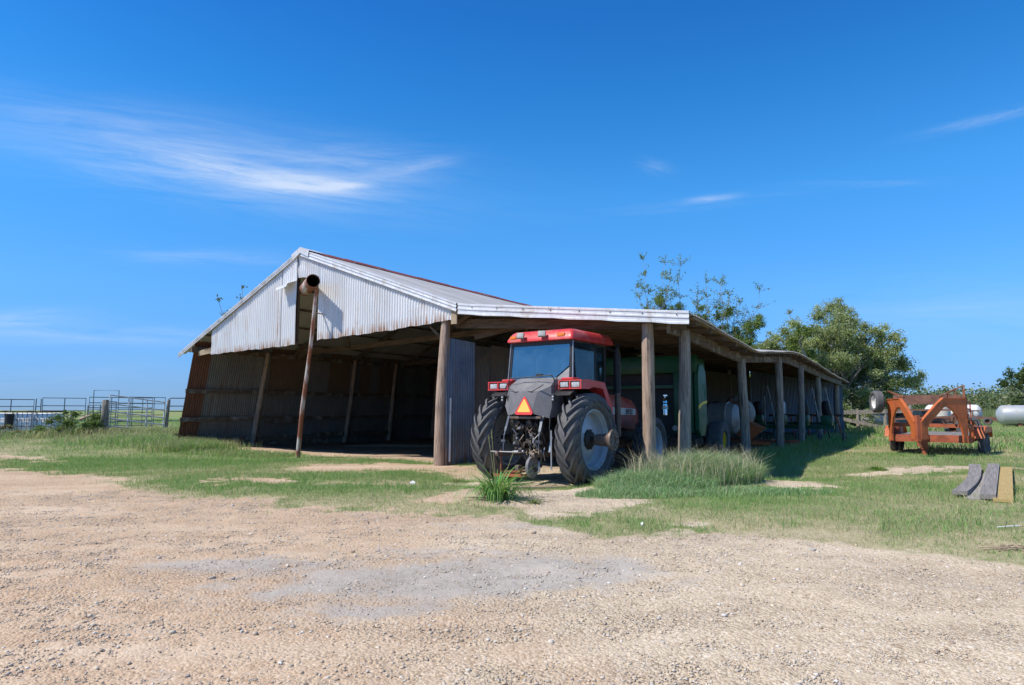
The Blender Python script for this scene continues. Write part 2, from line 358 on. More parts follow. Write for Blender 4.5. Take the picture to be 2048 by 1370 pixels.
def npmesh(name, verts, faces, mat, cols=None, smooth=False, parent=None):
    """verts (N,3) float, faces (M,k) int -> object, optional per-vertex colour"""
    me = bpy.data.meshes.new(name); k = faces.shape[1]
    me.vertices.add(len(verts)); me.vertices.foreach_set('co', verts.astype(np.float32).ravel())
    me.loops.add(faces.size); me.loops.foreach_set('vertex_index', faces.astype(np.int32).ravel())
    me.polygons.add(len(faces)); me.polygons.foreach_set('loop_start', np.arange(0, faces.size, k, dtype=np.int32))
    try: me.polygons.foreach_set('loop_total', np.full(len(faces), k, dtype=np.int32))
    except Exception: pass
    if smooth: me.polygons.foreach_set('use_smooth', np.ones(len(faces), dtype=bool))
    me.update(calc_edges=True)
    if cols is not None:
        a = me.color_attributes.new('col', 'FLOAT_COLOR', 'POINT')
        a.data.foreach_set('color', (cols if cols.shape[1] == 4 else np.concatenate([cols, np.ones((len(cols), 1))], 1)).astype(np.float32).ravel())
    me.materials.append(mat)
    o = bpy.data.objects.new(name, me); C.objects.link(o)
    if parent: o.parent = parent
    return o

# ---------------------------------------------------------------- frames
O = Vector((3.1, 15.9, 0)); TH = R(-33)
EX = Vector((math.cos(TH), math.sin(TH), 0)); EY = Vector((-math.sin(TH), math.cos(TH), 0))
def W(x, y, z=0.): return O + EX * x + EY * y + Vector((0, 0, z))
def sm(x): x = np.clip(x, 0, 1); return x * x * (3 - 2 * x)
def h2(ix, iy, sd):
    n = (ix.astype(np.int64) * 374761393 + iy.astype(np.int64) * 668265263 + sd * 982451653) & 0xffffffff
    n = ((n ^ (n >> 13)) * 1274126177) & 0xffffffff
    return ((n ^ (n >> 16)) & 0xffff) / 65535.
def vn(x, y, sd=0):
    x = np.asarray(x, float); y = np.asarray(y, float)
    ix = np.floor(x); iy = np.floor(y); fx = x - ix; fy = y - iy; fx = fx * fx * (3 - 2 * fx); fy = fy * fy * (3 - 2 * fy)
    a = h2(ix, iy, sd); b = h2(ix + 1, iy, sd); c = h2(ix, iy + 1, sd); d = h2(ix + 1, iy + 1, sd)
    return (a * (1 - fx) + b * fx) * (1 - fy) + (c * (1 - fx) + d * fx) * fy
def fbm(x, y, sd=0, o=4):
    s = 0; a = .5; t_ = 0
    for i in range(o): s = s + a * vn(x * 2 ** i, y * 2 ** i, sd + i); t_ += a; a *= .55
    return s / t_
def tolocal(X, Y):
    dx = X - O.x; dy = Y - O.y
    return dx * EX.x + dy * EX.y, dx * EY.x + dy * EY.y
def gauss(X, Y, cx, cy, rx, ry=None, rot=0.):
    ry = ry or rx; dx = X - cx; dy = Y - cy; c, s = math.cos(rot), math.sin(rot)
    a = (dx * c + dy * s) / rx; b = (-dx * s + dy * c) / ry
    return np.exp(-(a * a + b * b))
def gz(X, Y):
    X = np.asarray(X, float); Y = np.asarray(Y, float); lx, ly = tolocal(X, Y)
    z = .30 * sm((-X - 7) / 9) * sm((Y - 19) / 8) * (1 - .75 * sm((lx + 18.6) / 1.5) * sm((ly - 1.5) / 4))
    z = z - .11 * sm((lx + 5.2) / 1.4) * sm((.1 - lx) / 1.0) * sm((ly + 4.6) / 1.6) * sm((6 - ly) / 2)
    z = z - .17 * gauss(X, Y, 6.7, 16.9, 2.0, 1.5) + .07 * gauss(X, Y, 4.2, 14.6, 1.5, 1.2)
    z = z + .14 * gauss(X, Y, 11.5, 16.6, 2.6, 3.0)
    z = z + .10 * gauss(X, Y, -2.6, 12.6, 2.2, 1.2) + .05 * gauss(X, Y, -6, 15, 2.5, 1.5)
    near = np.exp(-((X / 45) ** 2 + ((Y - 12) / 40) ** 2))
    z = z + (.055 * (fbm(X * .45, Y * .45, 3) - .5) + .03 * (fbm(X * 1.9, Y * 1.9, 8) - .5)) * near
    return z
def gzf(x, y): return float(gz(np.array([x]), np.array([y]))[0])
EDX = [-60, -30, -20, -14.2, -10, -7, -3.4, -1.3, .2, 1.7, 3.0, 3.8, 4.3, 5.2, 8, 30]
EDY = [30, 25.5, 21.5, 18.8, 15.4, 12.9, 10.9, 10.1, 9.0, 8.35, 7.85, 7.5, 6.75, 6.2, 4.6, 0]
BARE = [  # bare gravel or dirt: cx, cy, rx, ry, rot
    (-3.5, 18.3, 2.8, 1.3, -.12), (-1.0, 14.8, 1.8, .8, .3), (-.95, 12.0, .75, 1.0, -.3), (.9, 12.6, 1.2, 1.9, .3),
    (5.8, 14.3, 1.0, .7, .0), (9.9, 16.7, 1.5, .7, .1), (-5.6, 14.6, 1.3, .45, -.35), (-18.5, 22.4, 6, .5, -.45), (.4, 11.0, .8, 1.2, 0.),
    (9.0, 8.6, 1.5, .5, -.1), (-9.5, 15.4, 1.6, .4, -.5), (-2.9, 13.9, 1.3, .3, -.5)]
def cover(X, Y):
    ye = np.interp(X, EDX, EDY)
    w1 = (fbm(X * .8, Y * .8, 21) - .5); w2 = fbm(X * 2.7, Y * 2.7, 31) - .5
    w3 = fbm(X * 7, Y * 7, 35, 3) - .5
    d = (Y - ye) + w1 * 1.9 + w2 * 1.6 + w3 * 1.0
    c = sm((d + .35) / (1.1 + .9 * sm((X - 1) / 3)))
    for cx, cy, rx, ry, ro in BARE:
        g = gauss(X + w1 * 2.4, Y + w2 * 1.8 + w3 * .8, cx, cy, rx, ry, ro); c = c * (1 - sm(g * 1.7 - .15))
    lx, ly = tolocal(X, Y)
    inside = sm((lx + 19.0) / .5) * sm((.1 - lx + w2 * .6) / .8) * sm((ly - .1 + w1 * 1.2) / 1.0) * sm((36 - ly) / 1)
    tr = sm((lx + 4.6) / .6) * sm((.0 - lx) / .5) * sm((ly + 2.6) / 1.) * sm((2 - ly) / 1.)
    c = c * (1 - np.maximum(inside, tr * .9))
    return np.clip(c, 0, 1)
def lush(X, Y):
    """0 = dry tan tufts, 1 = fresh green"""
    n = fbm(X * .35 + 5, Y * .35, 41) * .62 + fbm(X * 1.6, Y * 1.6, 47) * .38
    ye = np.interp(X, EDX, EDY)
    l = sm((n - .34) / .25)
    l = l * (1 - .55 * gauss(X, Y, 12.5, 19, 5, 2.5)) * (1 - .6 * gauss(X, Y, 8.5, 8.6, 3.2, 1.3)) * (1 - .5 * gauss(X, Y, -7.5, 16.6, 3, 1.5))
    l = np.maximum(l, 1.15 * gauss(X, Y, 3.9, 11.6, 3.0, 1.9) - .1); l = np.maximum(l, 1.1 * gauss(X, Y, -3.0, 12.6, 2.6, 1.1)); l = np.maximum(l, 1.1 * gauss(X, Y, -12, 20.5, 6, 2.6)); l = np.maximum(l, 1.0 * gauss(X, Y, 8.0, 13.5, 2.5, 1.5))
    return np.clip(l, 0, 1)
# ---------------------------------------------------------------- ground
def axis_coords(fine0, fine1, step, far0, far1, grow=1.09):
    a = list(np.arange(fine0, fine1, step)); s = step
    while a[-1] < far1: s *= grow; a.append(a[-1] + s)
    b = [fine0]; s = step
    while b[-1] > far0: s *= grow; b.append(b[-1] - s)
    return np.array(sorted(set(b[1:] + a)))
gx = axis_coords(-13, 14, .085, -1800, 1800); gy = axis_coords(2.2, 20, .085, -60, 3500)
XX, YY = np.meshgrid(gx, gy); ZZ = gz(XX, YY); CV = cover(XX, YY); LU = lush(XX, YY)
nx, ny = len(gx), len(gy)
# fine relief in the gravel only
amp = np.exp(-np.maximum(YY - 3, 0) / 14)
clod = sm((-XX - .5) / 3) * .5 + .5
ZZ = ZZ + ((fbm(XX * 5, YY * 5, 61) - .5) * .03 + np.maximum(fbm(XX * 7, YY * 7, 66, 3) - .56, 0) * .16 * clod) * amp
vs = np.stack([XX.ravel(), YY.ravel(), ZZ.ravel()], 1)
ii = np.arange(ny - 1)[:, None] * nx + np.arange(nx - 1)[None]; ii = ii.ravel()
fs = np.stack([ii, ii + 1, ii + nx + 1, ii + nx], 1)
lx, ly = tolocal(XX, YY)
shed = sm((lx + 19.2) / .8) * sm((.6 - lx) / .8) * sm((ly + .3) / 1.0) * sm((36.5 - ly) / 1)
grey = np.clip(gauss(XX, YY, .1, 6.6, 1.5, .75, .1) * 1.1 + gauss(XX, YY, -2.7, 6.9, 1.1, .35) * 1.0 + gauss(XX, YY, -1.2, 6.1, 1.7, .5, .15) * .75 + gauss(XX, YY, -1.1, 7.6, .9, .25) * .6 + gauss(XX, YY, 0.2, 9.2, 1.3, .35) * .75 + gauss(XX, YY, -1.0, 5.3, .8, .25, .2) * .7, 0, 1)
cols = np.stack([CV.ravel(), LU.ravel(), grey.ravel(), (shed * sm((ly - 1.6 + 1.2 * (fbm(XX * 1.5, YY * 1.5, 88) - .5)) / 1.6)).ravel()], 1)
mg, t = bsdf_mat('ground')
P = t.new('ShaderNodeNewGeometry').outputs['Position']
atn = t.new('ShaderNodeAttribute', attribute_name='col', attribute_type='GEOMETRY'); at = atn.outputs['Color']; barnfloor = atn.outputs['Alpha']
sp = t.new('ShaderNodeSeparateColor', {0: at})
cvr, lsh, gry = sp.outputs[0], sp.outputs[1], sp.outputs[2]
v1 = t.new('ShaderNodeTexVoronoi', {'Vector': P, 'Scale': 42.}); v2 = t.new('ShaderNodeTexVoronoi', {'Vector': P, 'Scale': 95.}); v3 = t.new('ShaderNodeTexVoronoi', {'Vector': P, 'Scale': 17.})
def peb(v):
    s_ = t.new('ShaderNodeSeparateColor', {0: v.outputs['Color']})
    return t.ramp(s_.outputs[0], [(0., (.27, .20, .135)), (.2, (.45, .36, .255)), (.45, (.57, .48, .36)), (.7, (.66, .57, .45)), (.9, (.78, .71, .61)), (1., (.36, .32, .29))], 'CONSTANT')
peb1 = peb(v1); peb2 = peb(v2); peb3 = peb(v3)
nl = t.noise(P, .35, 5, .6); nm = t.noise(P, 2.1, 6, .6); nf = t.noise(P, 14., 5, .65); nff = t.noise(P, 60., 3, .6)
pc = t.mix(t.ramp(nf, [(.42, 0.), (.55, 1.)]), peb1, peb2)
pc = t.mix(t.math('MULTIPLY', t.ramp(nm, [(.5, 0.), (.62, 1.)]), t.math('LESS_THAN', v3.outputs['Distance'], .33)), pc, peb3)
sand = t.ramp(nf, [(.25, (.35, .265, .185)), (.55, (.49, .395, .285)), (.8, (.57, .475, .36))])
gc = t.mix(t.ramp(t.math('ADD', t.math('MULTIPLY', nm, .6), t.math('MULTIPLY', nff, .4)), [(.36, .15), (.6, .85)]), sand, pc)
sxx = t.new('ShaderNodeSeparateXYZ', {0: P})
# the yard is redder earth towards the left and pale gravel towards the right
reddish = t.ramp(t.math('ADD', t.math('MULTIPLY', sxx.outputs[0], -.16), t.math('ADD', t.math('MULTIPLY', nl, 1.1), t.math('MULTIPLY', nm, .5))), [(.75, 0.), (2.0, 1.)])
gc = t.mix(t.math('MULTIPLY', reddish, .75), gc, t.mix(.55, gc, (.42, .25, .15)))
greyc = t.ramp(t.math('ADD', t.math('MULTIPLY', nf, .5), t.math('MULTIPLY', nm, .5)), [(.33, (.17, .155, .145)), (.47, (.32, .30, .28)), (.7, (.44, .41, .38))])
gk = t.ramp(t.math('ADD', gry, t.math('ADD', t.math('MULTIPLY', t.math('SUBTRACT', nm, .5), 2.1), t.math('MULTIPLY', t.math('SUBTRACT', nf, .5), .9))), [(.30, 0.), (.85, 1.)])
gc = t.mix(t.math('MULTIPLY', gk, .88), gc, greyc)
trk = t.noise(t.new('ShaderNodeMapping', {'Vector': P, 'Scale': (.35, 1.1, 1.), 'Rotation': (0, 0, .25)}).outputs[0], .8, 6, .65)
gc = t.mix(t.ramp(trk, [(.30, .5), (.5, 0.)]), gc, t.mix(.5, gc, (.30, .235, .18)))
gc = t.mix(t.ramp(trk, [(.5, 0.), (.72, .55)]), gc, t.mix(.5, gc, (.74, .66, .54)))
damp = t.ramp(t.math('ADD', t.math('MULTIPLY', nl, .6), t.math('MULTIPLY', nm, .5)), [(.56, 0.), (.72, 1.)])
gc = t.mix(t.math('MULTIPLY', damp, .22), gc, (.30, .22, .16))
gc = t.mix(1., gc, (1.07, 1.04, 1.0), 'MULTIPLY')
gc = t.mix(t.math('MULTIPLY', barnfloor, .88), gc, t.ramp(nf, [(.3, (.05, .036, .026)), (.7, (.12, .088, .064))]))  # dark barn dirt, darkened behind the sunlit front to deepen the shade
soil = t.mix(lsh, t.ramp(nf, [(.3, (.32, .26, .155)), (.6, (.48, .41, .26))]), t.ramp(nf, [(.3, (.14, .17, .065)), (.6, (.24, .26, .11))]))
fargreen = t.mix(lsh, t.ramp(nm, [(.3, (.20, .19, .08)), (.6, (.30, .27, .13))]), t.ramp(nm, [(.3, (.13, .22, .06)), (.6, (.20, .29, .09))]))
fd = t.ramp(t.math('DIVIDE', sxx.outputs[1], 60.), [(.3, 0.), (1., 1.)])
soil = t.mix(fd, soil, fargreen)
cc = t.mix(t.ramp(t.math('ADD', cvr, t.math('MULTIPLY', t.math('SUBTRACT', nf, .5), .6)), [(.25, 0.), (.62, 1.)]), gc, soil)
hgt = t.math('ADD', t.math('ADD', t.math('MULTIPLY', v1.outputs['Distance'], -.8), t.math('MULTIPLY', v2.outputs['Distance'], -.15)), t.math('MULTIPLY', nf, .9))
hgt = t.math('ADD', hgt, t.math('MULTIPLY', t.math('MAXIMUM', t.math('SUBTRACT', .4, v3.outputs['Distance']), 0.), 1.5))
bst = t.math('SUBTRACT', 1., t.math('MULTIPLY', gk, .55))
b = t.new('ShaderNodeBsdfPrincipled', {'Base Color': cc, 'Roughness': .93, 'Specular IOR Level': .15})
bn = t.new('ShaderNodeBump', {'Height': hgt, 'Strength': t.math('MULTIPLY', bst, t.ramp(t.math('ADD', t.math('MULTIPLY', trk, .6), t.math('MULTIPLY', nm, .4)), [(.42, .95), (.60, .38)])), 'Distance': .02}); t.l.new(bn.outputs[0], b.inputs['Normal'])
t.new('ShaderNodeOutputMaterial', {'Surface': b.outputs[0]})
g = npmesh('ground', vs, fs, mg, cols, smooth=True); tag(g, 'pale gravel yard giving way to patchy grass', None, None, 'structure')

# loose stones lying on the gravel (real pebbles, uncountable)
def octa():
    v = np.array([(1, 0, 0), (0, 1, 0), (-1, 0, 0), (0, -1, 0), (0, 0, 1), (0, 0, -1.)]); f = np.array([(0, 1, 4), (1, 2, 4), (2, 3, 4), (3, 0, 4), (1, 0, 5), (2, 1, 5), (3, 2, 5), (0, 3, 5)]); return v, f
def ico():
    import bmesh
    bm = bmesh.new(); bmesh.ops.create_icosphere(bm, subdivisions=1, radius=1); bm.verts.index_update()
    v = np.array([tuple(p.co) for p in bm.verts]); f = np.array([[q.index for q in p.verts] for p in bm.faces]); bm.free(); return v, f
def stones(n, xr, yr, smin, smax, power=2.5, sd=5, shape=None, yp=1.6, pale=0):
    rg = np.random.default_rng(sd); iv, jf = (shape or ico)()
    y = yr[0] + (yr[1] - yr[0]) * rg.random(n * 3) ** yp; x = (xr[0] + (xr[1] - xr[0]) * rg.random(n * 3))
    ok = (np.abs(x) < y * .85 + 1.2) & (rg.random(n * 3) < (1 - cover(x, y)) ** 1.5 * np.clip(.25 + 1.5 * (fbm(x * .9, y * .9, 77) - .3), .1, 1)); x = x[ok][:n]; y = y[ok][:n]; n = len(x)
    s = smin + (smax - smin) * rg.random(n) ** power
    a = rg.random(n) * 6.28; sc3 = np.stack([s * (.8 + .5 * rg.random(n)), s * (.6 + .4 * rg.random(n)), s * (.35 + .35 * rg.random(n))], 1)
    z = gz(x, y)
    jit = 1 + (rg.random((n, len(iv))) - .5) * .5
    p = iv[None] * jit[..., None] * sc3[:, None]
    ca, sa = np.cos(a)[:, None], np.sin(a)[:, None]
    px_ = p[..., 0] * ca - p[..., 1] * sa; py_ = p[..., 0] * sa + p[..., 1] * ca
    v = np.stack([px_ + x[:, None], py_ + y[:, None], p[..., 2] + (z + sc3[:, 2] * .45)[:, None]], -1)
    f = jf[None] + (np.arange(n) * len(iv))[:, None, None]
    pal = np.array([(.57, .47, .35), (.68, .60, .50), (.45, .35, .25), (.36, .31, .25), (.60, .46, .30), (.72, .68, .63), (.48, .44, .40), (.30, .20, .14)])
    c = pal[rg.choice(len(pal), n, p=[.24, .14, .2, .1, .14, .04, .08, .06])] * (.8 + .35 * rg.random((n, 1)))
    return v.reshape(-1, 3), f.reshape(-1, 3), np.repeat(c, len(iv), 0)
ms, t = bsdf_mat('pebble')
a = t.new('ShaderNodeAttribute', attribute_name='col', attribute_type='GEOMETRY').outputs[0]
finish(t, t.mix(.25, a, t.ramp(t.noise(t.new('ShaderNodeNewGeometry').outputs[0], 70., 3), [(.3, (.3, .24, .18)), (.7, (.65, .6, .52))])), .85, 0, None)
parts = [stones(150000, (-10, 12), (2.6, 13), .004, .011, 1.4, 5, octa, 1.35), stones(16000, (-9, 11), (2.6, 13), .007, .018, 1.8, 15), stones(1500, (-9, 11), (2.6, 12), .012, .028, 3, 6), stones(34, (-7, 9), (3.4, 12), .026, .042, 3, 9)]
vs = []; fs = []; cs = []; o = 0
for v_, f_, c_ in parts: vs.append(v_); fs.append(f_ + o); cs.append(c_); o += len(v_)
g = npmesh('gravel', np.concatenate(vs), np.concatenate(fs), ms, np.concatenate(cs)); tag(g, 'loose tan and grey stones scattered over the yard', 'gravel', None, 'stuff')

# ---------------------------------------------------------------- grass
def blades(x, y, h, wdt, rg, lean=.5, curl=.6, colf=None, segs=2):
    n = len(x); z = gz(x, y) - .01; a = rg.random(n) * 6.283; l = (rg.random(n) * lean + .08) * h; b = rg.random(n) * 6.283
    dx, dy = np.cos(a), np.sin(a); wx, wy = np.cos(b) * wdt / 2, np.sin(b) * wdt / 2
    if segs == 1:
        v = np.stack([np.stack([x - wx, y - wy, z], 1), np.stack([x + wx, y + wy, z], 1), np.stack([x + dx * l, y + dy * l, z + h], 1)], 1)
        f = np.arange(n * 3).reshape(-1, 3); k = 3
    else:
        mx, my, mz = x + dx * l * .35, y + dy * l * .35, z + h * .6
        tx, ty, tz = x + dx * l * (1 + curl * .6), y + dy * l * (1 + curl * .6), z + h * (1 - .25 * curl * rg.random(n))
        v = np.stack([np.stack([x - wx, y - wy, z], 1), np.stack([x + wx, y + wy, z], 1), np.stack([mx - wx * .8, my - wy * .8, mz], 1), np.stack([mx + wx * .8, my + wy * .8, mz], 1), np.stack([tx, ty, tz], 1)], 1)
        base = (np.arange(n) * 5)[:, None]; f = np.concatenate([base + np.array([0, 1, 3]), base + np.array([0, 3, 2]), base + np.array([2, 3, 4])], 0); k = 5
    c = np.repeat(colf, k, 0)
    return v.reshape(-1, 3), f, c
def gcol(x, y, rg, dryadd=0.):
    n = len(x); l = lush(x, y)
    gr = np.array([.185, .345, .095]); gr2 = np.array([.31, .48, .155]); dr = np.array([.60, .54, .32]); dr2 = np.array([.42, .39, .20])
    k = rg.random((n, 1)); base = gr * (1 - k) + gr2 * k; k = rg.random((n, 1)); d = dr * (1 - k) + dr2 * k
    m_ = (rg.random(n) < np.clip((1 - l) * .68 + .08 + dryadd, 0, .95))[:, None]
    c = np.where(m_, d, base); return c * (.8 + .4 * rg.random((n, 1)))
def scatter(n, xr, yr, rg, thr=1.0, fov=.86, pad=1.5):
    x = xr[0] + (xr[1] - xr[0]) * rg.random(n); y = yr[0] + (yr[1] - yr[0]) * rg.random(n)
    ok = np.abs(x) < y * fov + pad; x, y = x[ok], y[ok]
    c = cover(x, y); ok = rg.random(len(x)) < c ** 1.3 * thr * np.clip(.35 + 1.6 * (fbm(x * 1.3, y * 1.3, 91) - .25), .12, 1)
    return x[ok], y[ok]
rg = np.random.default_rng(3)
sets = []
def shedshort(x, y):
    return 1.
for n, xr, yr, h0, h1, wd, sg in [
    (1150000, (-16, 17), (5.5, 21), .025, .095, .0075, 1),
    (520000, (-34, 34), (20, 40), .035, .11, .013, 1),
    (260000, (-70, 75), (38, 90), .06, .2, .035, 1)]:
    x, y = scatter(n, xr, yr, rg)
    h = h0 + (h1 - h0) * rg.random(len(x)) ** 1.6 * (.45 + 1.1 * fbm(x * .7, y * .7, 15)) * (.5 + .8 * lush(x, y))
    sets.append(blades(x, y, h, wd * (.6 + .8 * rg.random(len(x))), rg, .8, .5, gcol(x, y, rg), sg))
# longer tufts
x, y = scatter(70000, (-16, 17), (8.5, 24), rg, .6); k = fbm(x * 1.1, y * 1.1, 55) > .50; x, y = x[k], y[k]
sets.append(blades(x, y, .07 + .12 * rg.random(len(x)), .008 * (.6 + rg.random(len(x))), rg, .7, .6, gcol(x, y, rg), 2))
# uncut fringe by the left corner of the barn and the gate
def fringe(n, fn, h0, h1, wd, dry, lean=.5):
    x, y = fn(n); sets.append(blades(x, y, h0 + (h1 - h0) * rg.random(len(x)) ** 1.3, wd * (.6 + .8 * rg.random(len(x))), rg, lean, .7, gcol(x, y, rg, dry), 2))
def along(p0, p1, wid):
    def f_(n):
        q = rg.random(n); d = np.array(p1) - np.array(p0); nrm = np.array([-d[1], d[0]]) / np.hypot(*d); o_ = rg.normal(0, wid, n)
        return p0[0] + d[0] * q + nrm[0] * o_, p0[1] + d[1] * q + nrm[1] * o_
    return f_
a0 = W(-19.3, .2); a1 = W(-16.2, -1.2)
fringe(9000, along((a0.x, a0.y), (a1.x, a1.y), .7), .12, .45, .016, .2)
fringe(4500, along((a1.x, a1.y), tuple(W(-12.5, -.2))[:2], .45), .05, .22, .014, .35)
fringe(9000, along((-17, 29), (-12.5, 26), 1.2), .1, .4, .018, .3)
fringe(9000, along((-21, 31), (-15.5, 31.5), .7), .15, .6, .02, .4)
fringe(12000, along((-34, 36), (-20, 31), 1.4), .12, .45, .022, .1)
b0 = W(.9, 1.5); b1 = W(.9, 34)
fringe(16000, along((b0.x, b0.y), (b1.x, b1.y), .45), .08, .35, .016, .0)
fringe(4000, along((24, 42), (30, 50), 1.5), .2, .7, .03, .1)
fringe(9000, along((16, 27), (30, 40), 4), .1, .35, .03, .0)
vs = []; fs = []; cs = []; o = 0
for v_, f_, c_ in sets: vs.append(v_); fs.append(f_ + o); cs.append(c_); o += len(v_)
g = npmesh('grass', np.concatenate(vs), np.concatenate(fs), M['blade'], np.concatenate(cs)); tag(g, 'short patchy green and straw coloured grass', 'grass', None, 'stuff')
# the stand of tall seeding grass round the two near posts
sets = []
def ring(n, cx, cy, rx, ry, rot=0):
    a = rg.random(n) * 6.283; r = np.sqrt(rg.random(n)); u = r * np.cos(a) * rx; v = r * np.sin(a) * ry; c, s = math.cos(rot), math.sin(rot)
    return cx + u * c - v * s, cy + u * s + v * c
for n, cx, cy, rx, ry, ro, h0, h1 in [(12000, 2.9, 13.6, 1.3, 1.0, .3, .12, .50), (17000, 4.1, 14.6, 1.35, 1.0, .3, .25, .78), (5000, 4.75, 15.4, .6, .6, .3, .2, .60), (5000, 2.3, 12.4, 1.2, .6, .2, .08, .25), (6000, 4.3, 12.7, 1.9, .6, .15, .05, .2)]:
    x, y = ring(n, cx, cy, rx, ry, ro); edge = 1 - ((x - cx) ** 2 / rx ** 2 + (y - cy) ** 2 / ry ** 2) * .55
    h = (h0 + (h1 - h0) * rg.random(n) ** 1.2) * np.clip(edge, .3, 1)
    tp = np.array([(.27, .46, .20), (.34, .52, .25), (.20, .38, .14), (.56, .55, .34), (.46, .50, .29)]); tcl = tp[rg.choice(5, n, p=[.32, .24, .2, .1, .14])] * (.8 + .4 * rg.random((n, 1)))
    sets.append(blades(x, y, h, .010 * (.6 + .8 * rg.random(n)), rg, .75, .9, tcl, 2))
x, y = ring(1200, 3.9, 14.4, 1.5, 1.0, .3); h = .5 + .38 * rg.random(len(x)); cst = np.tile(np.array([.55, .50, .33]), (len(x), 1)) * (.8 + .4 * rg.random((len(x), 1)))
sets.append(blades(x, y, h, np.full(len(x), .009), rg, .5, .9, cst, 2))
x2 = x + rg.normal(0, .03, len(x)); y2 = y + rg.normal(0, .03, len(x))
vs = []; fs = []; cs = []; o = 0
for v_, f_, c_ in sets: vs.append(v_); fs.append(f_ + o); cs.append(c_); o += len(v_)
g = npmesh('tall_grass', np.concatenate(vs), np.concatenate(fs), M['blade'], np.concatenate(cs)); tag(g, 'knee-high seeding grass around the two nearest open-side posts', 'tall grass', None, 'stuff')

def arch_blade(pts, wdt, side):
    vs = []; n = len(pts)
    for i, p in enumerate(pts):
        q = i / (n - 1); ww = wdt * (1 - q ** 2) * (.5 + min(q * 3, .5)) / 2 + .0006
        vs += [tuple(p - side * ww), tuple(p + side * ww)]
    fs = [(2 * i, 2 * i + 1, 2 * i + 3, 2 * i + 2) for i in range(n - 1)]
    return vs, fs
def clump(name, cx, cy, n, L0, L1, wd, label, cat, colr=(.07, .17, .035), spread=.22, stalks=3, sh=1.1, up=1.0, seed=1, seedpos=None):
    rd = random.Random(seed); z0 = gzf(cx, cy) - .02; V_ = []; F_ = []; K = []
    root = empty(name, (cx, cy, z0), 0, label, cat)
    def put(vs, fs, c):
        o = len(V_); V_.extend(vs); F_.extend([tuple(i + o for i in f) for f in fs]); K.extend([c] * len(vs))
    for i in range(n):
        a = rd.uniform(0, 6.28); r = rd.uniform(0, spread); L = rd.uniform(L0, L1); ou = rd.uniform(.5, 1.5)
        d = Vector((math.cos(a), math.sin(a), 0)); side = Vector((-d.y, d.x, 0)); p = d * r * rd.random(); el = rd.uniform(1.1, 1.5) * up; pts = [p.copy()]
        for k in range(7):
            p = p + (d * math.cos(el) + Vector((0, 0, 1)) * math.sin(el)) * L / 7; el -= ou * rd.uniform(.25, .5); pts.append(p.copy())
            if p.z < .02: p.z = .02
        b_ = rd.uniform(.75, 1.35); vs, fs = arch_blade(pts, wd * rd.uniform(.6, 1.1), side); put(vs, fs, (colr[0] * b_ + (.05 if rd.random() < .2 else 0), colr[1] * b_, colr[2] * b_))
    v = np.array(V_); f = np.array(F_); npmesh('foliage', v, f, M['blade'], np.array(K), parent=root)
    if stalks:
        V_.clear(); F_.clear(); K.clear(); m = MB()
        for i in range(stalks):
            a = rd.uniform(0, 6.28) if not seedpos else seedpos[i][0]; tl = rd.uniform(.05, .2) if not seedpos else seedpos[i][1]; H_ = sh * rd.uniform(.7, 1.05)
            top = Vector((math.cos(a) * tl, math.sin(a) * tl, H_)); m.path([(0, 0, 0), top * .5 + Vector((0, 0, .03)), top], .005, 5, rs=[.007, .005, .003])
            for j in range(26):
                q = .80 + .2 * j / 26; p = top * q; dd = Vector((rd.uniform(-1, 1), rd.uniform(-1, 1), 1.4)).normalized() * .035
                m.tube(p, p + dd, .004, .001, 4)
        m.build('seed_stalk', M['stalk'], root)
    return root
M['stalk'] = pmat('straw_stalk', (.22, .24, .09), (.38, .34, .17), 8, rough=.8)
clump('grass_clump', -.26, 11.75, 250, .40, 1.0, .030, 'tall bright green grass clump with pale seed head behind the red tractor', 'grass clump', colr=(.15, .33, .085), spread=.46, stalks=3, sh=1.15, seed=4, seedpos=[(2.9, .16), (2.6, .12), (.2, .3)])
clump('grass_clump', .35, 11.3, 60, .12, .3, .015, 'small low weed between the tall clump and the right rear tyre', 'weed', colr=(.16, .22, .08), spread=.2, stalks=0, seed=8)
clump('grass_clump', -1.25, 15.8, 60, .12, .32, .014, 'pale thin grass tuft at the foot of the tall wooden corner post', 'grass clump', colr=(.17, .19, .08), spread=.35, stalks=0, seed=9)
clump('weed', 9.3, 17.2, 110, .15, .32, .03, 'small leafy green weed in the lawn beside the shed shadow', 'weed', colr=(.10, .21, .03), spread=.3, stalks=0, up=.9, seed=10)

# ================================================================ BARN
barn = empty('barn', O, TH, 'long galvanised pole barn with a gable end and an open lean-to side', 'barn')
ZR, XR, XJ, XL, YB = 6.93, -12.05, -5.25, -18.7, 35.2
def zeave(y): return float(np.interp(y, [-.4, .2, 2, 4.4, 6.85, 9.9, 13.8, 18.8, 24, 28, 31, 36], [3.80, 3.78, 3.70, 3.53, 3.42, 3.66, 3.92, 3.78, 3.62, 3.54, 3.52, 3.45]))
_ys = np.arange(-2, 40, .1); _zs = np.array([(zeave(y - .7) + 2 * zeave(y) + zeave(y + .7)) / 4 for y in _ys]).tolist()
def zeave_s(y): q = (y + 2) * 10; i = int(q); q -= i; return _zs[i] * (1 - q) + _zs[i + 1] * q
def xeave(y): return float(np.interp(y, [0, 20, 36], [1.25, 1.05, .55]))
def zr(x, y):
    """roof surface height"""
    if x < XR: return ZR + (x - XR) / (XL - XR) * (3.92 - ZR)
    if x < XJ: return ZR + (x - XR) / (XJ - XR) * (4.46 - ZR)
    return 4.46 + (x - XJ) / (xeave(y) - XJ) * (zeave_s(y) - .06 - 4.46)
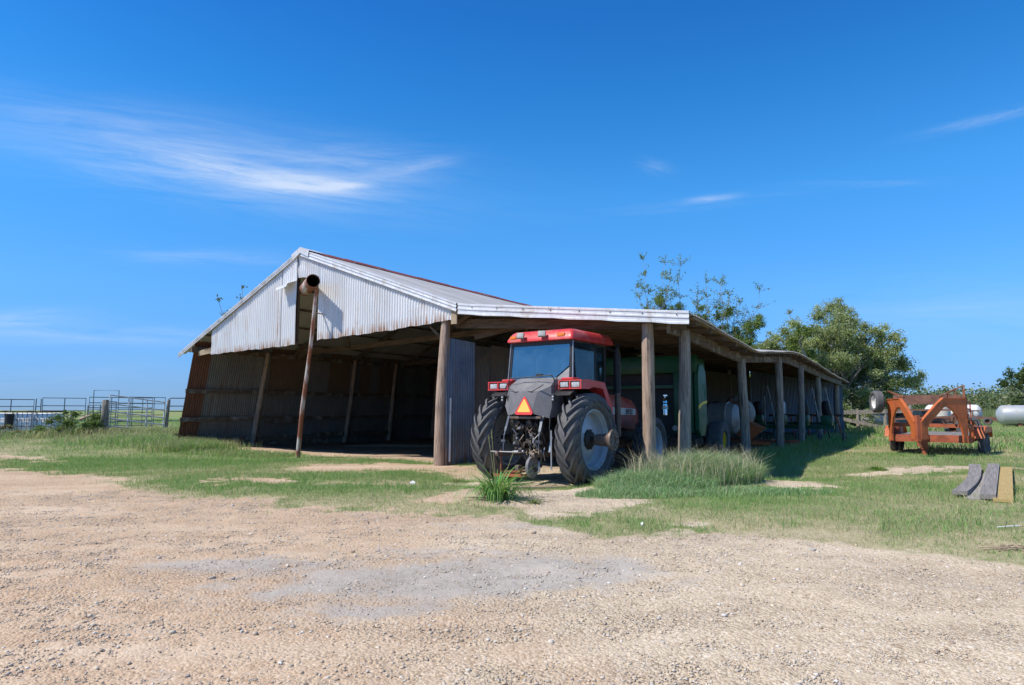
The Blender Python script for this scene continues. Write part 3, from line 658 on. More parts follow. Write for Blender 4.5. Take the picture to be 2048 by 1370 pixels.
def corr(n_wave_axis0, n_wave_axis1, pitch, amp, fn, nv, per=6, jitter=.0, th=.0):
    """corrugated sheet: fn(a, q, h) -> point; a runs across the waves, q in 0..1 along them, h is height of the wave"""
    m = MB(); n = max(2, int((n_wave_axis1 - n_wave_axis0) / pitch * per))
    for i in range(n + 1):
        a = n_wave_axis0 + (n_wave_axis1 - n_wave_axis0) * i / n; h = amp * math.sin(2 * math.pi * a / pitch)
        for j in range(nv + 1): m.v.append(tuple(fn(a, j / nv, h)))
    for i in range(n):
        for j in range(nv):
            b_ = i * (nv + 1) + j; m.f.append((b_, b_ + nv + 1, b_ + nv + 2, b_ + 1)); m.mi.append(0)
    return m
# roof skins
def roofskin(x0, x1, y0=-.29, y1=YB + .4):
    def fn(y, q, h):
        xa = x0 if x0 is not None else XJ; xb = x1 if x1 is not None else xeave(y)
        x = xa + (xb - xa) * q; e = .0
        if x1 is None and q == 1: e = .012 * math.sin(y * 1.7)
        return Vector((x, y, zr(x, y) + h + .02 + e))
    return fn
corr(-.29, YB + .4, .12, .016, roofskin(XR, XL - .25), 6).build('roof_panel', M['roof_metal'], barn, True)
corr(-.29, YB + .4, .12, .016, roofskin(XR, XJ + .15), 6).build('roof_panel', M['roof_metal'], barn, True)
corr(-.29, YB + .4, .12, .016, roofskin(XJ - .02, None), 5).build('lean_to_roof', M['roof_metal'], barn, True)
m = MB()
for i in range(18):
    y0 = -.3 + i * 2.0; y1 = min(y0 + 2.03, YB + .4)
    for sgn, xx in ((-1, XR - .3), (1, XR + .34)):
        z_ = .012 * (i % 2)
        m.add([(XR, y0, ZR + .10 + z_), (XR, y1, ZR + .10 + z_), (xx, y1, zr(xx, 0) + .055 + z_), (xx, y0, zr(xx, 0) + .055 + z_), (XR, y0, ZR + .08 + z_), (XR, y1, ZR + .08 + z_), (xx, y1, zr(xx, 0) + .04 + z_), (xx, y0, zr(xx, 0) + .04 + z_)], [(0, 1, 2, 3), (7, 6, 5, 4), (0, 3, 7, 4), (1, 5, 6, 2), (3, 2, 6, 7)])
m.build('ridge_cap', M['ridge_red'], barn)
# ribbed white edge trims (profile: outward y, height along the roof normal)
PROF = [(.30, .05), (.0, .055), (-.015, .045), (-.015, .0), (.0, -.012), (.0, -.07), (-.018, -.08), (-.018, -.115), (.0, -.125), (.0, -.20), (-.016, -.21), (-.016, -.25), (.02, -.25)]
def trim(pts, y, prof=PROF, sc=1., name='edge_trim', wav=0.):
    m = MB(); k = len(prof); pts = [Vector(p) for p in pts]
    for i, p in enumerate(pts):
        for a, h in prof: m.v.append((p.x, y + a, p.z + h * sc + .0 + wav * math.sin(i * 2.1) * (h < -.2)))
    for i in range(len(pts) - 1):
        for j in range(k - 1): b_ = i * k + j; m.f.append((b_, b_ + k, b_ + k + 1, b_ + 1)); m.mi.append(0)
    return m.build(name, M['trim'], barn, 25)
trim([(XR, 0, ZR + .02), (-8.7, 0, zr(-8.7, 0) + .02), (XJ - .12, 0, zr(XJ - .12, 0))], -.30, sc=.80)
trim([(XL - .38, 0, zr(XL - .38, 0) - .02), (-15.4, 0, zr(-15.4, 0)), (XR - .03, 0, ZR + .01)], -.30, sc=.55)
LT = [(x, 0, zr(x, -.3) + .0) for x in np.linspace(XJ - .05, 1.28, 16)]
trim(LT, -.32, sc=1.0, wav=.012)
for x in np.linspace(-4.8, 1.0, 8): MB().tube((x, -.342, zr(x, -.3) - .04), (x, -.33, zr(x, -.3) - .04), .016, n=6).build('screw', M['iron'], barn)
# little ridge cover at the apex
m = MB(); m.add([(XR - .45, -.335, zr(XR - .45, 0) + .10), (XR, -.335, ZR + .12), (XR + .45, -.335, zr(XR + .45, 0) + .11), (XR + .40, -.335, zr(XR + .4, 0) - .12), (XR, -.335, ZR - .08), (XR - .35, -.335, zr(XR - .35, 0) - .14),
    (XR - .45, .4, zr(XR - .45, 0) + .10), (XR, .4, ZR + .12), (XR + .45, .4, zr(XR + .45, 0) + .11)], [(0, 1, 4, 5), (1, 2, 3, 4), (0, 6, 7, 1), (1, 7, 8, 2)]); m.build('apex_flashing', M['trim'], barn)
# gable cladding: separate overlapping sheets
def bot(x): return float(np.interp(x, [-17.1, -15, -12.1, -11.1, -8, -5.5], [3.63, 3.68, 3.74, 3.84, 3.95, 4.10]))
def gsheet(x0, x1, zb=None, zt=None, yo=0., tilt=0.):
    def fn(x, q, h):
        a = (zb(x) if zb else bot(x)) + .012 * math.sin(x * 5) + .008 * math.sin(x * 13); b_ = zt(x) if zt else zr(x, 0) - .06
        return Vector((x, -.22 + h * 1.0 + yo + tilt * (x - x0) + .010 * math.sin(x * 2.3 + q * 6) * math.sin(q * 3.1 + x) + .006 * math.sin(x * 7.1 + 9 * q), a + (b_ - a) * q))
    return corr(x0, x1, .105, .019, fn, 5)
gsheet(-17.08, -15.5, yo=.012).build('gable_sheet', M['gable_metal'], barn, 75)
gsheet(-15.52, -13.06).build('gable_sheet', M['gable_metal'], barn, 75)
gsheet(-13.03, -12.22, tilt=-.06, yo=-.008).build('gable_sheet', M['gable_metal'], barn, 75)
gsheet(-12.27, -11.18, zb=lambda x: 6.02 - (x + 12.22) * .05, yo=-.01).build('gable_sheet', M['gable_metal'], barn, 75)
gsheet(-11.22, -8.6, yo=.004).build('gable_sheet', M['gable_metal'], barn, 75)
gsheet(-8.62, -5.52, yo=-.006).build('gable_sheet', M['gable_metal'], barn, 75)
m = MB(); m.add([(-12.95, -.24, 5.80), (-12.25, -.24, 5.94), (-12.28, -.62, 5.78), (-12.9, -.58, 5.70), (-12.9, -.60, 5.60), (-12.35, -.62, 5.68)], [(0, 1, 2, 3), (3, 2, 5, 4)]); m.build('bent_flap', M['gable_metal'], barn)
# framing behind the gable
m = MB()
for x0 in (-12.35, -11.1): m.beam((x0, -.10, bot(x0) + .02), (x0, -.10, zr(x0, 0) - .1), .09, .09)
m.beam((-17.6, -.10, 3.80), (-12.3, -.10, 3.92), .09, .14); m.beam((-11.15, -.10, 4.02), (-5.8, -.10, 4.24), .09, .14)
m.build('gable_framing', M['beam_x'], barn)
m = MB(); m.box((-5.50, -.22, 4.22), (.20, .05, .50)); m.build('corner_board', M['plank_pale'], barn)
m = MB(); m.beam((-18.0, -.12, 3.72), (-17.1, -.12, 3.80), .05, .20); m.build('corner_board', M['plank_pale'], barn)
# posts
import functools
@functools.lru_cache(None)
def _bz(x, y): p = W(x, y); return gzf(p.x, p.y)
def bz(x, y): return _bz(round(x * 4) / 4, round(y * 4) / 4)
def post(x, y, ztop, r0, r1, mat='post_wood', dx=0., dy=0., seed=0, label=None, name='post'):
    b_ = bz(x, y) - .25
    MB().log((x, y, b_), (x + dx, y + dy, ztop), r0, r1, seed=seed).build(name, M[mat], barn, 45, label)
post(-6.07, -.12, 4.12, .175, .135, dx=.12, dy=.05, seed=2, label='tall brown post on the corner below the gable')
post(.13, .05, 3.60, .155, .135, dx=.0, seed=3, label='round pale brown post beneath the white trim')
post(.655, 1.05, 3.50, .165, .135, 'post_grey', dx=.03, seed=4, label='squarish grey post with a sunlit foot')
for i, (y, xx, dx, r) in enumerate([(6.9, .62, -.02, .155), (12.2, .60, .08, .15), (16.9, .56, .12, .15), (22.6, .50, .0, .15), (30.6, .35, .0, .17)]):
    post(xx, y, zr(xx, y) - .3, r, r * .88, 'post_grey', dx=dx, seed=10 + i)
for i, y in enumerate([6, 12, 18, 24, 30]): post(-5.95, y, 4.2, .12, .10, 'post_grey', seed=30 + i)
def lean(y): return float(np.interp(y, [0, 3, 8, 14, 36], [1.0, .62, .42, .25, .1]))
XT = -18.1
for i, y in enumerate([2.9, 7.9, 10.8, 14.2, 20, 26, 32]):
    xb = XT + .14 - lean(y) ; MB().log((xb, y - .1, bz(xb, y) - .2), (XT + .12, y + .1, 3.95), .115, .09, seed=40 + i).build('post', M['post_wood'], barn, 45)
# left wall sheets, rails and sill
def lw(y, q, h):
    xb = XT - lean(y) ; z0 = bz(xb, y) - .18; 
    return Vector((xb + (XT - xb) * q - .02 + h, y, z0 + (4.21 - z0) * q))
ys = [-.2, .55, 3.6, 7.3, 11, 15, 20, 27, YB]
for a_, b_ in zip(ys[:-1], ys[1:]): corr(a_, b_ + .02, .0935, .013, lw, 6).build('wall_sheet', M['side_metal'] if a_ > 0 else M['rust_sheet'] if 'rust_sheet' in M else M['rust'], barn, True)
def lwp(y, z, o=.06): q = (z - .1) / 3.8; return Vector((XT - lean(y) * (1 - q) + o, y, z))
for z_ in (1.20, 2.30):
    for a_, b_ in ((-.3, 3.1), (2.9, 7.6), (7.4, 11), (10.8, 16), (16, 25), (25, 35)):
        MB().beam(lwp(a_, z_ + .03 * math.sin(a_ * 3)), lwp(b_, z_ + .03 * math.sin(b_ * 3)), .05, .17).build('wall_rail', M['beam_y'], barn)
MB().beam(lwp(3.3, 1.10, .12), lwp(5.3, 1.08, .12), .04, .22).build('wall_rail', M['beam_y'], barn)
MB().beam((XT + .04, -.4, 3.86), (XT + .04, YB, 3.92), .1, .2).build('top_plate', M['beam_y'], barn)
for a_, b_, z_ in ((1.3, 6.2, .36), (5.8, 11, .42), (2.2, 6.8, .14)):
    MB().beam(lwp(a_, z_, .18), lwp(b_, z_ - .03, .2), .05, .22).build('sill_plank', M['beam_y'], barn)
# inner wall between barn and lean-to: loose blue-grey sheets
def iw(x0, y0_, top, dx=0.):
    def fn(y, q, h):
        z0 = bz(x0, y) + .0; return Vector((x0 + h + dx * q + .0, y, z0 + (top(y) - z0) * q))
    return fn
corr(-.12, 1.3, .12, .028, iw(-5.86, 0, lambda y: 3.62 - .03 * y), 4).build('inner_sheet', M['wall_metal'], barn, True, 'blue grey corrugated sheet with rusted foot beside the tall post')
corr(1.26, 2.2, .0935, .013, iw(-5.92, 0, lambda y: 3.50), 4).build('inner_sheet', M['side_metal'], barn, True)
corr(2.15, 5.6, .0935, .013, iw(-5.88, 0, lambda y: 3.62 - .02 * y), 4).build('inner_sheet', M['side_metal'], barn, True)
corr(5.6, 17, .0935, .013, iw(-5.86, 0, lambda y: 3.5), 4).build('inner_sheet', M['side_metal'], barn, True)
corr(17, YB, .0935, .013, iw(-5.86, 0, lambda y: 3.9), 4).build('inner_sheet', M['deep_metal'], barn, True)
m = MB(); m.add([(-5.70, 1.18, 2.95), (-5.55, 1.75, 3.50), (-5.60, 2.05, 3.28), (-5.70, 1.2, 2.97)], [(0, 1, 2)]); m.add([(-5.69, 1.18, 2.95), (-5.54, 1.75, 3.50), (-5.59, 2.05, 3.28)], [(2, 1, 0)]); m.build('torn_flap', M['side_metal'], barn)
m = MB(); m.beam((-5.80, .0, .1), (-5.80, .03, 1.9), .05, .02); m.build('white_strip', M['white'], barn)
# end walls
def ew(x, q, h): z0 = bz(x, YB); return Vector((x, YB + h, z0 + (zr(x, YB) - .1 - z0) * q))
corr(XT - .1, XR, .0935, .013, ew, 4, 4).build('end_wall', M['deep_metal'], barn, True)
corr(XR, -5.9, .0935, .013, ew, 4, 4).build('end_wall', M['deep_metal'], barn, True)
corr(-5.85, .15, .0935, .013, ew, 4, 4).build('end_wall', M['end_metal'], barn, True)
# beams and rafters
pts = [(.60, y) for y in (.25, 2.2, 4.4, 6.85, 9.9, 13.8, 18.8, 24, 30.8)]
for (xa, ya), (xb, yb) in zip(pts[:-1], pts[1:]):
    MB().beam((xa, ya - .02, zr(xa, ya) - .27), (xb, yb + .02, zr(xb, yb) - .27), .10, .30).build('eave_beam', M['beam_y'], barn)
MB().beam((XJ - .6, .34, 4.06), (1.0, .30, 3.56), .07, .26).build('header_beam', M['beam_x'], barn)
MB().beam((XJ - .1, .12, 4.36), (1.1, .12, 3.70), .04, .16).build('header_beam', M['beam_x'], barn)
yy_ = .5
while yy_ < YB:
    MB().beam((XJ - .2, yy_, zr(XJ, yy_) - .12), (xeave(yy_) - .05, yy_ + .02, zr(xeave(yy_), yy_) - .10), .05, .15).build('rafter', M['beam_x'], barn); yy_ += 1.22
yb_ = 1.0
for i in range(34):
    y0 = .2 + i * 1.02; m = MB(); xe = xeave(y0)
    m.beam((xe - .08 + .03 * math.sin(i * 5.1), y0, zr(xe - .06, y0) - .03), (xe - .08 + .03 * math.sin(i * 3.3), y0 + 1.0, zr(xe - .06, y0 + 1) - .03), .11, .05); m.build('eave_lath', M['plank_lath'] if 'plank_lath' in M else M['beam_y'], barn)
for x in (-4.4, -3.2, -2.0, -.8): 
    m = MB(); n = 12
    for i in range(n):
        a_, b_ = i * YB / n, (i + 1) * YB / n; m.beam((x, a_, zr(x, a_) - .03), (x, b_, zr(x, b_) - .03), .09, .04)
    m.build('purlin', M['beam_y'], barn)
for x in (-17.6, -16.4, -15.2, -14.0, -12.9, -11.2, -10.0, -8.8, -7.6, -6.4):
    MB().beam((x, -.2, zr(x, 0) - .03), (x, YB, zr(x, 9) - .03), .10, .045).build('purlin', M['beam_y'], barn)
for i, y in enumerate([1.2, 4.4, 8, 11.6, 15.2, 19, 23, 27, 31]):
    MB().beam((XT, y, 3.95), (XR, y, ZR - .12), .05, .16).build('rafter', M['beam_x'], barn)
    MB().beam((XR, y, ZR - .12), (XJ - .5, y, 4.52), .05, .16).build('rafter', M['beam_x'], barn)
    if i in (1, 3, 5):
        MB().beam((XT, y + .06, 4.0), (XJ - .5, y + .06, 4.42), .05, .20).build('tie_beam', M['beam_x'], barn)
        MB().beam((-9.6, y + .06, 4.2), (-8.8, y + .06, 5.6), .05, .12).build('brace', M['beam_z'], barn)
        MB().beam((-14.6, y + .06, 4.1), (-15.2, y + .06, 5.4), .05, .12).build('brace', M['beam_z'], barn)
MB().beam((-5.75, .15, 4.0), (-5.1, .15, 4.35), .08, .1).build('brace', M['beam_z'], barn)
MB().beam((-5.6, .9, 3.7), (-2.7, .95, 4.15), .05, .16).build('tie_beam', M['beam_x'], barn)
MB().beam((-5.9, .0, 3.5), (-5.9, .0, 4.45), .10, .06).build('brace', M['beam_z'], barn)
MB().beam((-4.15, 1.5, 3.3), (-4.15, 1.5, 4.2), .10, .09).build('brace', M['beam_z'], barn)
MB().beam((-6.6, .05, 4.0), (-6.0, .05, 3.5), .07, .07).build('brace', M['beam_z'], barn)

# pipe through the gable and the leaning pole under it
pr = empty('duct_pipe', W(-11.5, -.2, 5.7), TH, 'rusty wide pipe sticking out through the gable opening', 'pipe')
a_ = Vector((-.75, .30, -.04)); b_ = Vector((.95, -.80, -.08)); d_ = (b_ - a_).normalized(); L_ = (b_ - a_).length
m = MB(); m.lathe([(.21, 0), (.21, L_ * .5), (.214, L_ * .5), (.214, L_), (.195, L_), (.195, .1)], n=36, axis='Z')
q_ = d_.to_track_quat('Z', 'Y'); ob = m.build('pipe_wall', M['rust_pole'], pr, 50, loc=a_); ob.rotation_mode = 'QUATERNION'; ob.rotation_quaternion = q_
m = MB(); m.lathe([(0.001, .12), (.192, .12), (.192, L_ - .03)], n=36, axis='Z'); ob = m.build('dark_lining', M['black_hole'], pr, 50, loc=a_); ob.rotation_mode = 'QUATERNION'; ob.rotation_quaternion = q_  # near-black lining and end disc inside the pipe
pb = W(-11.86, -.32); top = W(-10.72, -.72, 5.44)
pr = empty('support_pole', (pb.x, pb.y, gzf(pb.x, pb.y)), 0, 'leaning rusty steel pole propping the pipe under the gable', 'pole')
tv = top - pr.location; MB().path([(0, 0, -.15), tv * .3 + Vector((-.02, 0, 0)), tv * .65 + Vector((.03, 0, 0)), tv], .07, 14, rs=[.075, .072, .064, .05]).build('pole_shaft', M['rust_pole'], pr, True)
MB().beam(tv * .86, tv * .86 + EX * -.1 + EY * .6, .05, .03).build('strap', M['plank_pale'], pr)

# ================================================================ TRACTOR
TX, TY, THD = .74, 15.75, R(-35)
trac = empty('tractor', (TX, TY, -.115), THD, 'large red tractor parked rear first under the open lean-to', 'tractor', sc=1.06)
def lugs(m, Ro, Wd, n, side, lh=.05, lw=.075, sweep=.34):
    """curved chevron bars standing on the carcass, side = -1/+1, wheel axis X"""
    for k in range(n):
        f0 = 2 * math.pi * (k + (.5 if side > 0 else 0)) / n; o = len(m.v); us = [-.10, .2, .45, .7, .92, 1.06, 1.14]
        for u in us:
            x = side * u * Wd / 2; drop = 0 if abs(u) < .75 else (abs(u) - .75) ** 1.6 * .42
            r = Ro - lh - .012 * u * u - drop; hh = lh + .012 if u < 1.0 else lh * (.75 if u < 1.1 else .35)
            ph = f0 + sweep * (u ** 1.25 if u > 0 else u); wd = lw * (1 + .35 * max(u, 0)) / Ro
            for rr, ww in ((r - .015, 1.25), (r + hh, .92)):
                for s_ in (-1, 1):
                    an = ph + s_ * wd / 2 * ww; m.v.append((x, rr * math.cos(an), rr * math.sin(an)))
        nn = len(us)
        for i in range(nn - 1):
            a = o + i * 4; b = a + 4
            for (p, q) in ((0, 1), (1, 3), (3, 2), (2, 0)): m.f.append((a + p, b + p, b + q, a + q)); m.mi.append(0)
        m.f += [(o, o + 1, o + 3, o + 2), (o + nn * 4 - 4, o + nn * 4 - 2, o + nn * 4 - 1, o + nn * 4 - 3)]; m.mi += [0, 0]
def wheel(parent, x, y, Ro, Wd, Rr, n, out, name='rear_wheel', hub=0., label=None):
    """out = +1 when its outer face looks towards +x"""
    wr = bpy.data.objects.new(name, None); C.objects.link(wr); wr.parent = parent; wr.location = (x, y, Ro - .02)
    if label: wr['label'] = label
    m = MB(); lh = .062 * Ro / .96; h = Wd / 2
    m.lathe([(Rr + .01, -h * .62), (Rr + .05, -h * .80), (Rr + .12, -h * .97), ((Rr + Ro) / 2, -h * 1.05), (Ro - lh - .10, -h * .98), (Ro - lh - .03, -h * .80), (Ro - lh - .005, -h * .45), (Ro - lh, 0),
             (Ro - lh - .005, h * .45), (Ro - lh - .03, h * .80), (Ro - lh - .10, h * .98), ((Rr + Ro) / 2, h * 1.05), (Rr + .12, h * .97), (Rr + .05, h * .80), (Rr + .01, h * .62)], n=72)
    for r_, x_ in ((Rr + .09, h * .93), ((Rr + Ro) / 2 + .04, h * 1.045)):
        for s_ in (-1, 1): m.lathe([(r_ - .012, s_ * x_), (r_, s_ * (x_ + .012)), (r_ + .012, s_ * x_)], n=72)
    lugs(m, Ro, Wd, n, 1, lh, sweep=-.44); lugs(m, Ro, Wd, n, -1, lh, sweep=-.44)
    ty = m.build('tyre', M['rubber'], wr, 38)
    m = MB(); R_ = Rr
    m.lathe([(R_ + .035, h * .70), (R_ + .04, h * .74), (R_ + .015, h * .76), (R_ - .005, h * .68), (R_ - .02, h * .50), (R_ - .035, h * .46), (R_ - .045, h * .1), (R_ - .07, h * -.05), (R_ * .86, -h * .10), (R_ * .70, -h * .02), (R_ * .58, h * .10), (R_ * .42, h * .16), (R_ * .30, h * .16), (.04, h * .16)], n=64, sgn=out)
    m.lathe([(R_ + .03, -h * .72), (R_ - .01, -h * .70), (R_ - .04, -h * .40), (R_ - .07, -h * .05)], n=64, sgn=out)
    rm = m.build('rim', M['rim'], wr, 35)
    m = MB()
    for k in range(10):
        a = 2 * math.pi * k / 10; q = R_ * .33; m.tube((out * h * .14, q * math.cos(a), q * math.sin(a)), (out * h * .32, q * math.cos(a), q * math.sin(a)), .022 * R_ / .6, n=6)
    m.lathe([(.20 * R_ / .6, h * .15), (.20 * R_ / .6, h * .30), (.13 * R_ / .6, h * .55), (.06 * R_ / .6, h * .56), (.002, h * .56)], n=24, sgn=out)
    m.build('hub', M['iron'], wr, 35)
    if hub:
        m = MB(); m.lathe([(.055, h * .4), (.055, h * .9)], n=20, sgn=out); m.lathe([(.10, h * .85), (.115, h * .9), (.13, h + .16), (.145, h + .26), (.195, h + .34), (.22, h + .345), (.22, h + .39), (.18, h + .395), (.08, h + .395), (.075, h + .37), (.002, h + .37)], n=36, sgn=out)
        for k in range(8):
            a = 2 * math.pi * k / 8 + .2; m.tube((out * (h + .38), .145 * math.cos(a), .145 * math.sin(a)), (out * (h + .415), .145 * math.cos(a), .145 * math.sin(a)), .018, n=6)
        m.build('axle_flange', M['rust_axle'], wr, 35)
    return wr
M['rust_axle'] = pmat('brown_axle', (.13, .09, .07), (.22, .16, .125), 6, rough=.55, metal=.3, bs=.2)
wheel(trac, 1.08, 0, .97, .50, .60, 19, 1, hub=1)
wheel(trac, -1.08, 0, .97, .50, .60, 19, -1, hub=1)
wheel(trac, 1.02, 3.42, .71, .40, .42, 19, 1, 'front_wheel')
wheel(trac, -1.02, 3.42, .71, .40, .42, 19, -1, 'front_wheel')
# cab roof: tapered moulded shell
def shell(prof_y, name, mat, parent, sm_=35):
    """stack of rounded rectangles: (z, x half, y0, y1, corner radius)"""
    m = MB(); n = 6; rows = []
    for z, hx, y0, y1, r in prof_y:
        row = []
        for cx, cy, a0 in ((hx - r, y1 - r, 0), (-hx + r, y1 - r, 90), (-hx + r, y0 + r, 180), (hx - r, y0 + r, 270)):
            for k in range(n + 1):
                a = R(a0 + 90 * k / n); row.append((cx + r * math.cos(a), cy + r * math.sin(a), z))
        rows.append(row)
    k_ = len(rows[0])
    for row in rows: m.v += row
    for i in range(len(rows) - 1):
        for k in range(k_): a, b = i * k_ + k, i * k_ + (k + 1) % k_; m.f.append((a, b, b + k_, a + k_)); m.mi.append(0)
    m.f += [tuple(range(k_))[::-1], tuple((len(rows) - 1) * k_ + k for k in range(k_))]; m.mi += [0, 0]
    return m.build(name, mat, parent, sm_)
roof = shell([(3.09, .84, -.16, 1.75, .06), (3.10, .87, -.20, 1.78, .07), (3.16, .87, -.19, 1.78, .07), (3.29, .81, -.10, 1.74, .08), (3.335, .76, -.05, 1.68, .10), (3.345, .66, .05, 1.6, .10)], 'cab_roof', M['red_paint'], trac)
def lampbox(x, z, wd, h, mat, nm='marker_lamp', y=-.21, par=None, housing=False, yaw=0.):
    if housing:
        o = MB().box((0, 0, 0), (wd, .07, h), Matrix.Rotation(yaw, 3, 'Z') @ Matrix.Rotation(R(-22), 3, 'X'), b=.008).build(nm, M['lamp_grey'], par, 35, loc=(x, y, z))
        MB().beam((0, .02, -.03), (0, .10, -.05), .03, .02).build('bracket', M['black'], o)
        return o
    return MB().box((0, 0, 0), (wd, .05, h), b=.014).build(nm, M[mat], par, 35, loc=(x, y, z))
lampbox(-.69, 3.20, .17, .075, 'orange_lamp', par=roof, y=-.175); lampbox(.57, 3.20, .19, .08, 'orange_lamp', par=roof, y=-.175)
lampbox(-.43, 3.225, .16, .13, '', 'work_lamp', y=-.27, par=roof, housing=True, yaw=.25); lampbox(.13, 3.235, .17, .13, '', 'work_lamp', y=-.26, par=roof, housing=True, yaw=.35)
# cab frame
cabf = bpy.data.objects.new('cab', None); C.objects.link(cabf); cabf.parent = trac
m = MB()
RB, RT = (-.02, 2.22), (-.14, 3.10)
for s_ in (-1, 1):
    m.beam((s_ * .80, -.16, 1.95), (s_ * .77, -.06, 3.12), .075, .05)
    m.beam((s_ * .79, .95, 1.7), (s_ * .77, .95, 3.12), .05, .05)
    m.beam((s_ * .62, 1.70, 1.3), (s_ * .66, 1.66, 3.12), .07, .06)
    m.beam((s_ * .78, -.08, 3.08), (s_ * .68, 1.7, 3.08), .06, .08)
m.beam((-.78, -.07, 3.05), (.78, -.07, 3.05), .06, .10); m.beam((-.68, 1.68, 3.08), (.68, 1.68, 3.08), .06, .08); m.beam((-.8, .02, 2.2), (.8, .02, 2.2), .05, .06)
m.build('cab_frame', M['black'], cabf)
m = MB()
for s_ in (-1, 1): m.beam((s_ * .845, -.165, 2.22), (s_ * .815, -.085, 3.07), .02, .012)
m.build('bright_strip', M['steel'], cabf)
def pane(poly, name='window', mat='glass'):
    m = MB(); n = len(poly); m.add(poly, [tuple(range(n))]); return m.build(name, M[mat], cabf)
def rp(x, z, o=0.): q = (z - 2.22) / .85; return (x, -.165 + .085 * q - o, z)
pane([rp(-.76, 2.24), rp(.36, 2.24), rp(.74, 2.52), rp(.74, 3.03), rp(-.73, 3.03)], 'rear_window')
pane([rp(.40, 2.225, .01), rp(.76, 2.225, .01), rp(.755, 2.49, .01)], 'corner_panel', 'lamp_grey')
for s_ in (-1, 1):
    pane([(s_ * .80, .03, 2.0), (s_ * .80, .92, 1.6), (s_ * .79, .92, 3.05), (s_ * .775, -.10, 3.05)], 'side_window', 'dark_glass')
    pane([(s_ * .79, .98, 1.25), (s_ * .66, 1.66, 1.25), (s_ * .67, 1.64, 3.05), (s_ * .78, .98, 3.05)], 'door_window', 'dark_glass')
pane([(-.6, 1.70, 1.9), (.6, 1.70, 1.9), (.63, 1.67, 3.05), (-.63, 1.67, 3.05)], 'windscreen')
m = MB(); m.box((0, .55, 2.02), (.5, .5, .16), b=.05); m.box((0, .28, 2.42), (.5, .14, .72), Matrix.Rotation(R(-8), 3, 'X'), b=.06); m.box((.31, .55, 2.3), (.08, .36, .06), b=.02); m.box((-.31, .55, 2.3), (.08, .36, .06), b=.02)
m.build('operator_seat', M['seat'], cabf, 35)
m = MB(); m.path([(.2 * math.cos(a), 1.15 - .08 * math.sin(a), 2.42 + .18 * math.sin(a)) for a in np.linspace(0, 2 * math.pi, 25)], .014, 8, cap=False); m.tube((0, 1.17, 2.40), (0, 1.4, 1.9), .04); m.build('steering_wheel', M['black'], cabf, True)
m = MB(); m.box((0, .85, 1.60), (1.50, 1.65, .55), b=.04); m.box((0, .2, 1.95), (1.54, .45, .30), b=.03); m.build('cab_floor', M['black'], cabf, 35)
m = MB(); m.box((0, -.19, 2.34), (.14, .03, .05), b=.01); m.tube((-.2, -.18, 2.27), (.2, -.18, 2.27), .008); m.build('wiper_motor', M['black'], cabf)
m = MB(); m.path([(.30, .35, 2.3), (.31, .34, 2.62), (.22, .33, 2.70), (-.05, .33, 2.70)], .012, 6); m.tube((-.42, .4, 2.2), (-.42, .4, 2.75), .02); m.tube((-.35, .5, 2.2), (-.36, .5, 2.68), .015); m.build('grab_rail', M['steel'], cabf, True)
# mirror and pipes on the right
MB().path([(.86, 1.45, 3.02), (1.05, 1.6, 2.9), (1.08, 1.62, 2.6)], .012, 6).build('mirror_arm', M['black'], cabf, True)
# fenders
for s_ in (-1, 1):
    m = MB(); n = 20; arc = []
    for i in range(n + 1):
        a = R(122 - 92 * i / n); arc.append((1.05 * math.cos(a), .95 + 1.09 * math.sin(a)))
    for i, (y, z) in enumerate(arc):
        for x in (.50, 1.02): m.v.append((s_ * x, -.05 + y * -1 * -1, z))
    for i in range(n): m.f.append((2 * i, 2 * i + 1, 2 * i + 3, 2 * i + 2)); m.mi.append(0)
    o = len(m.v); m.v += [(s_ * .50, -.05 + y, z) for y, z in arc] + [(s_ * .50, -.05 + y * .9, z - .35) for y, z in arc]
    for i in range(n): m.f.append((o + i, o + i + 1, o + n + 2 + i, o + n + 1 + i)); m.mi.append(0)
    fd_ = m.build('fender', M['black'], trac, True)
    m = MB()   # red deck of the fender with recessed lamp panel
    pr0 = [(-.40, 2.01), (-.40, 2.20), (-.12, 2.215), (.62, 2.17), (1.00, 1.62), (1.00, 1.48), (.86, 1.50), (.55, 2.03), (.1, 2.06), (-.1, 2.01)]
    m.prism(pr0, lambda a, b: (s_ * .66, a, b), lambda a, b: (s_ * 1.20, a, b)); m.build('fender_deck', M['red_paint'], fd_)
    m = MB(); m.box((s_ * .93, -.405, 2.105), (.50, .02, .155)); m.build('lamp_recess', M['black'], fd_)
    m = MB()
    for z_ in (2.022, 2.19): m.box((s_ * .93, -.42, z_), (.56, .05, .026))
    for x_ in (.665, .93, 1.19): m.box((s_ * x_, -.42, 2.106), (.03, .05, .142))
    m.build('lamp_bezel', M['red_paint'], fd_)
    MB().box((s_ * .79, -.42, 2.105), (.19, .03, .11), b=.01).build('rear_lamp', M['clear_lamp'], fd_, 35)
    MB().box((s_ * 1.06, -.42, 2.10), (.19, .03, .11), b=.01).build('rear_lamp', M['clear_lamp'], fd_, 35)
    MB().box((s_ * .78, -.15, 2.235), (.30, .30, .05), b=.02).build('fender_cap', M['red_paint'], fd_, 35)
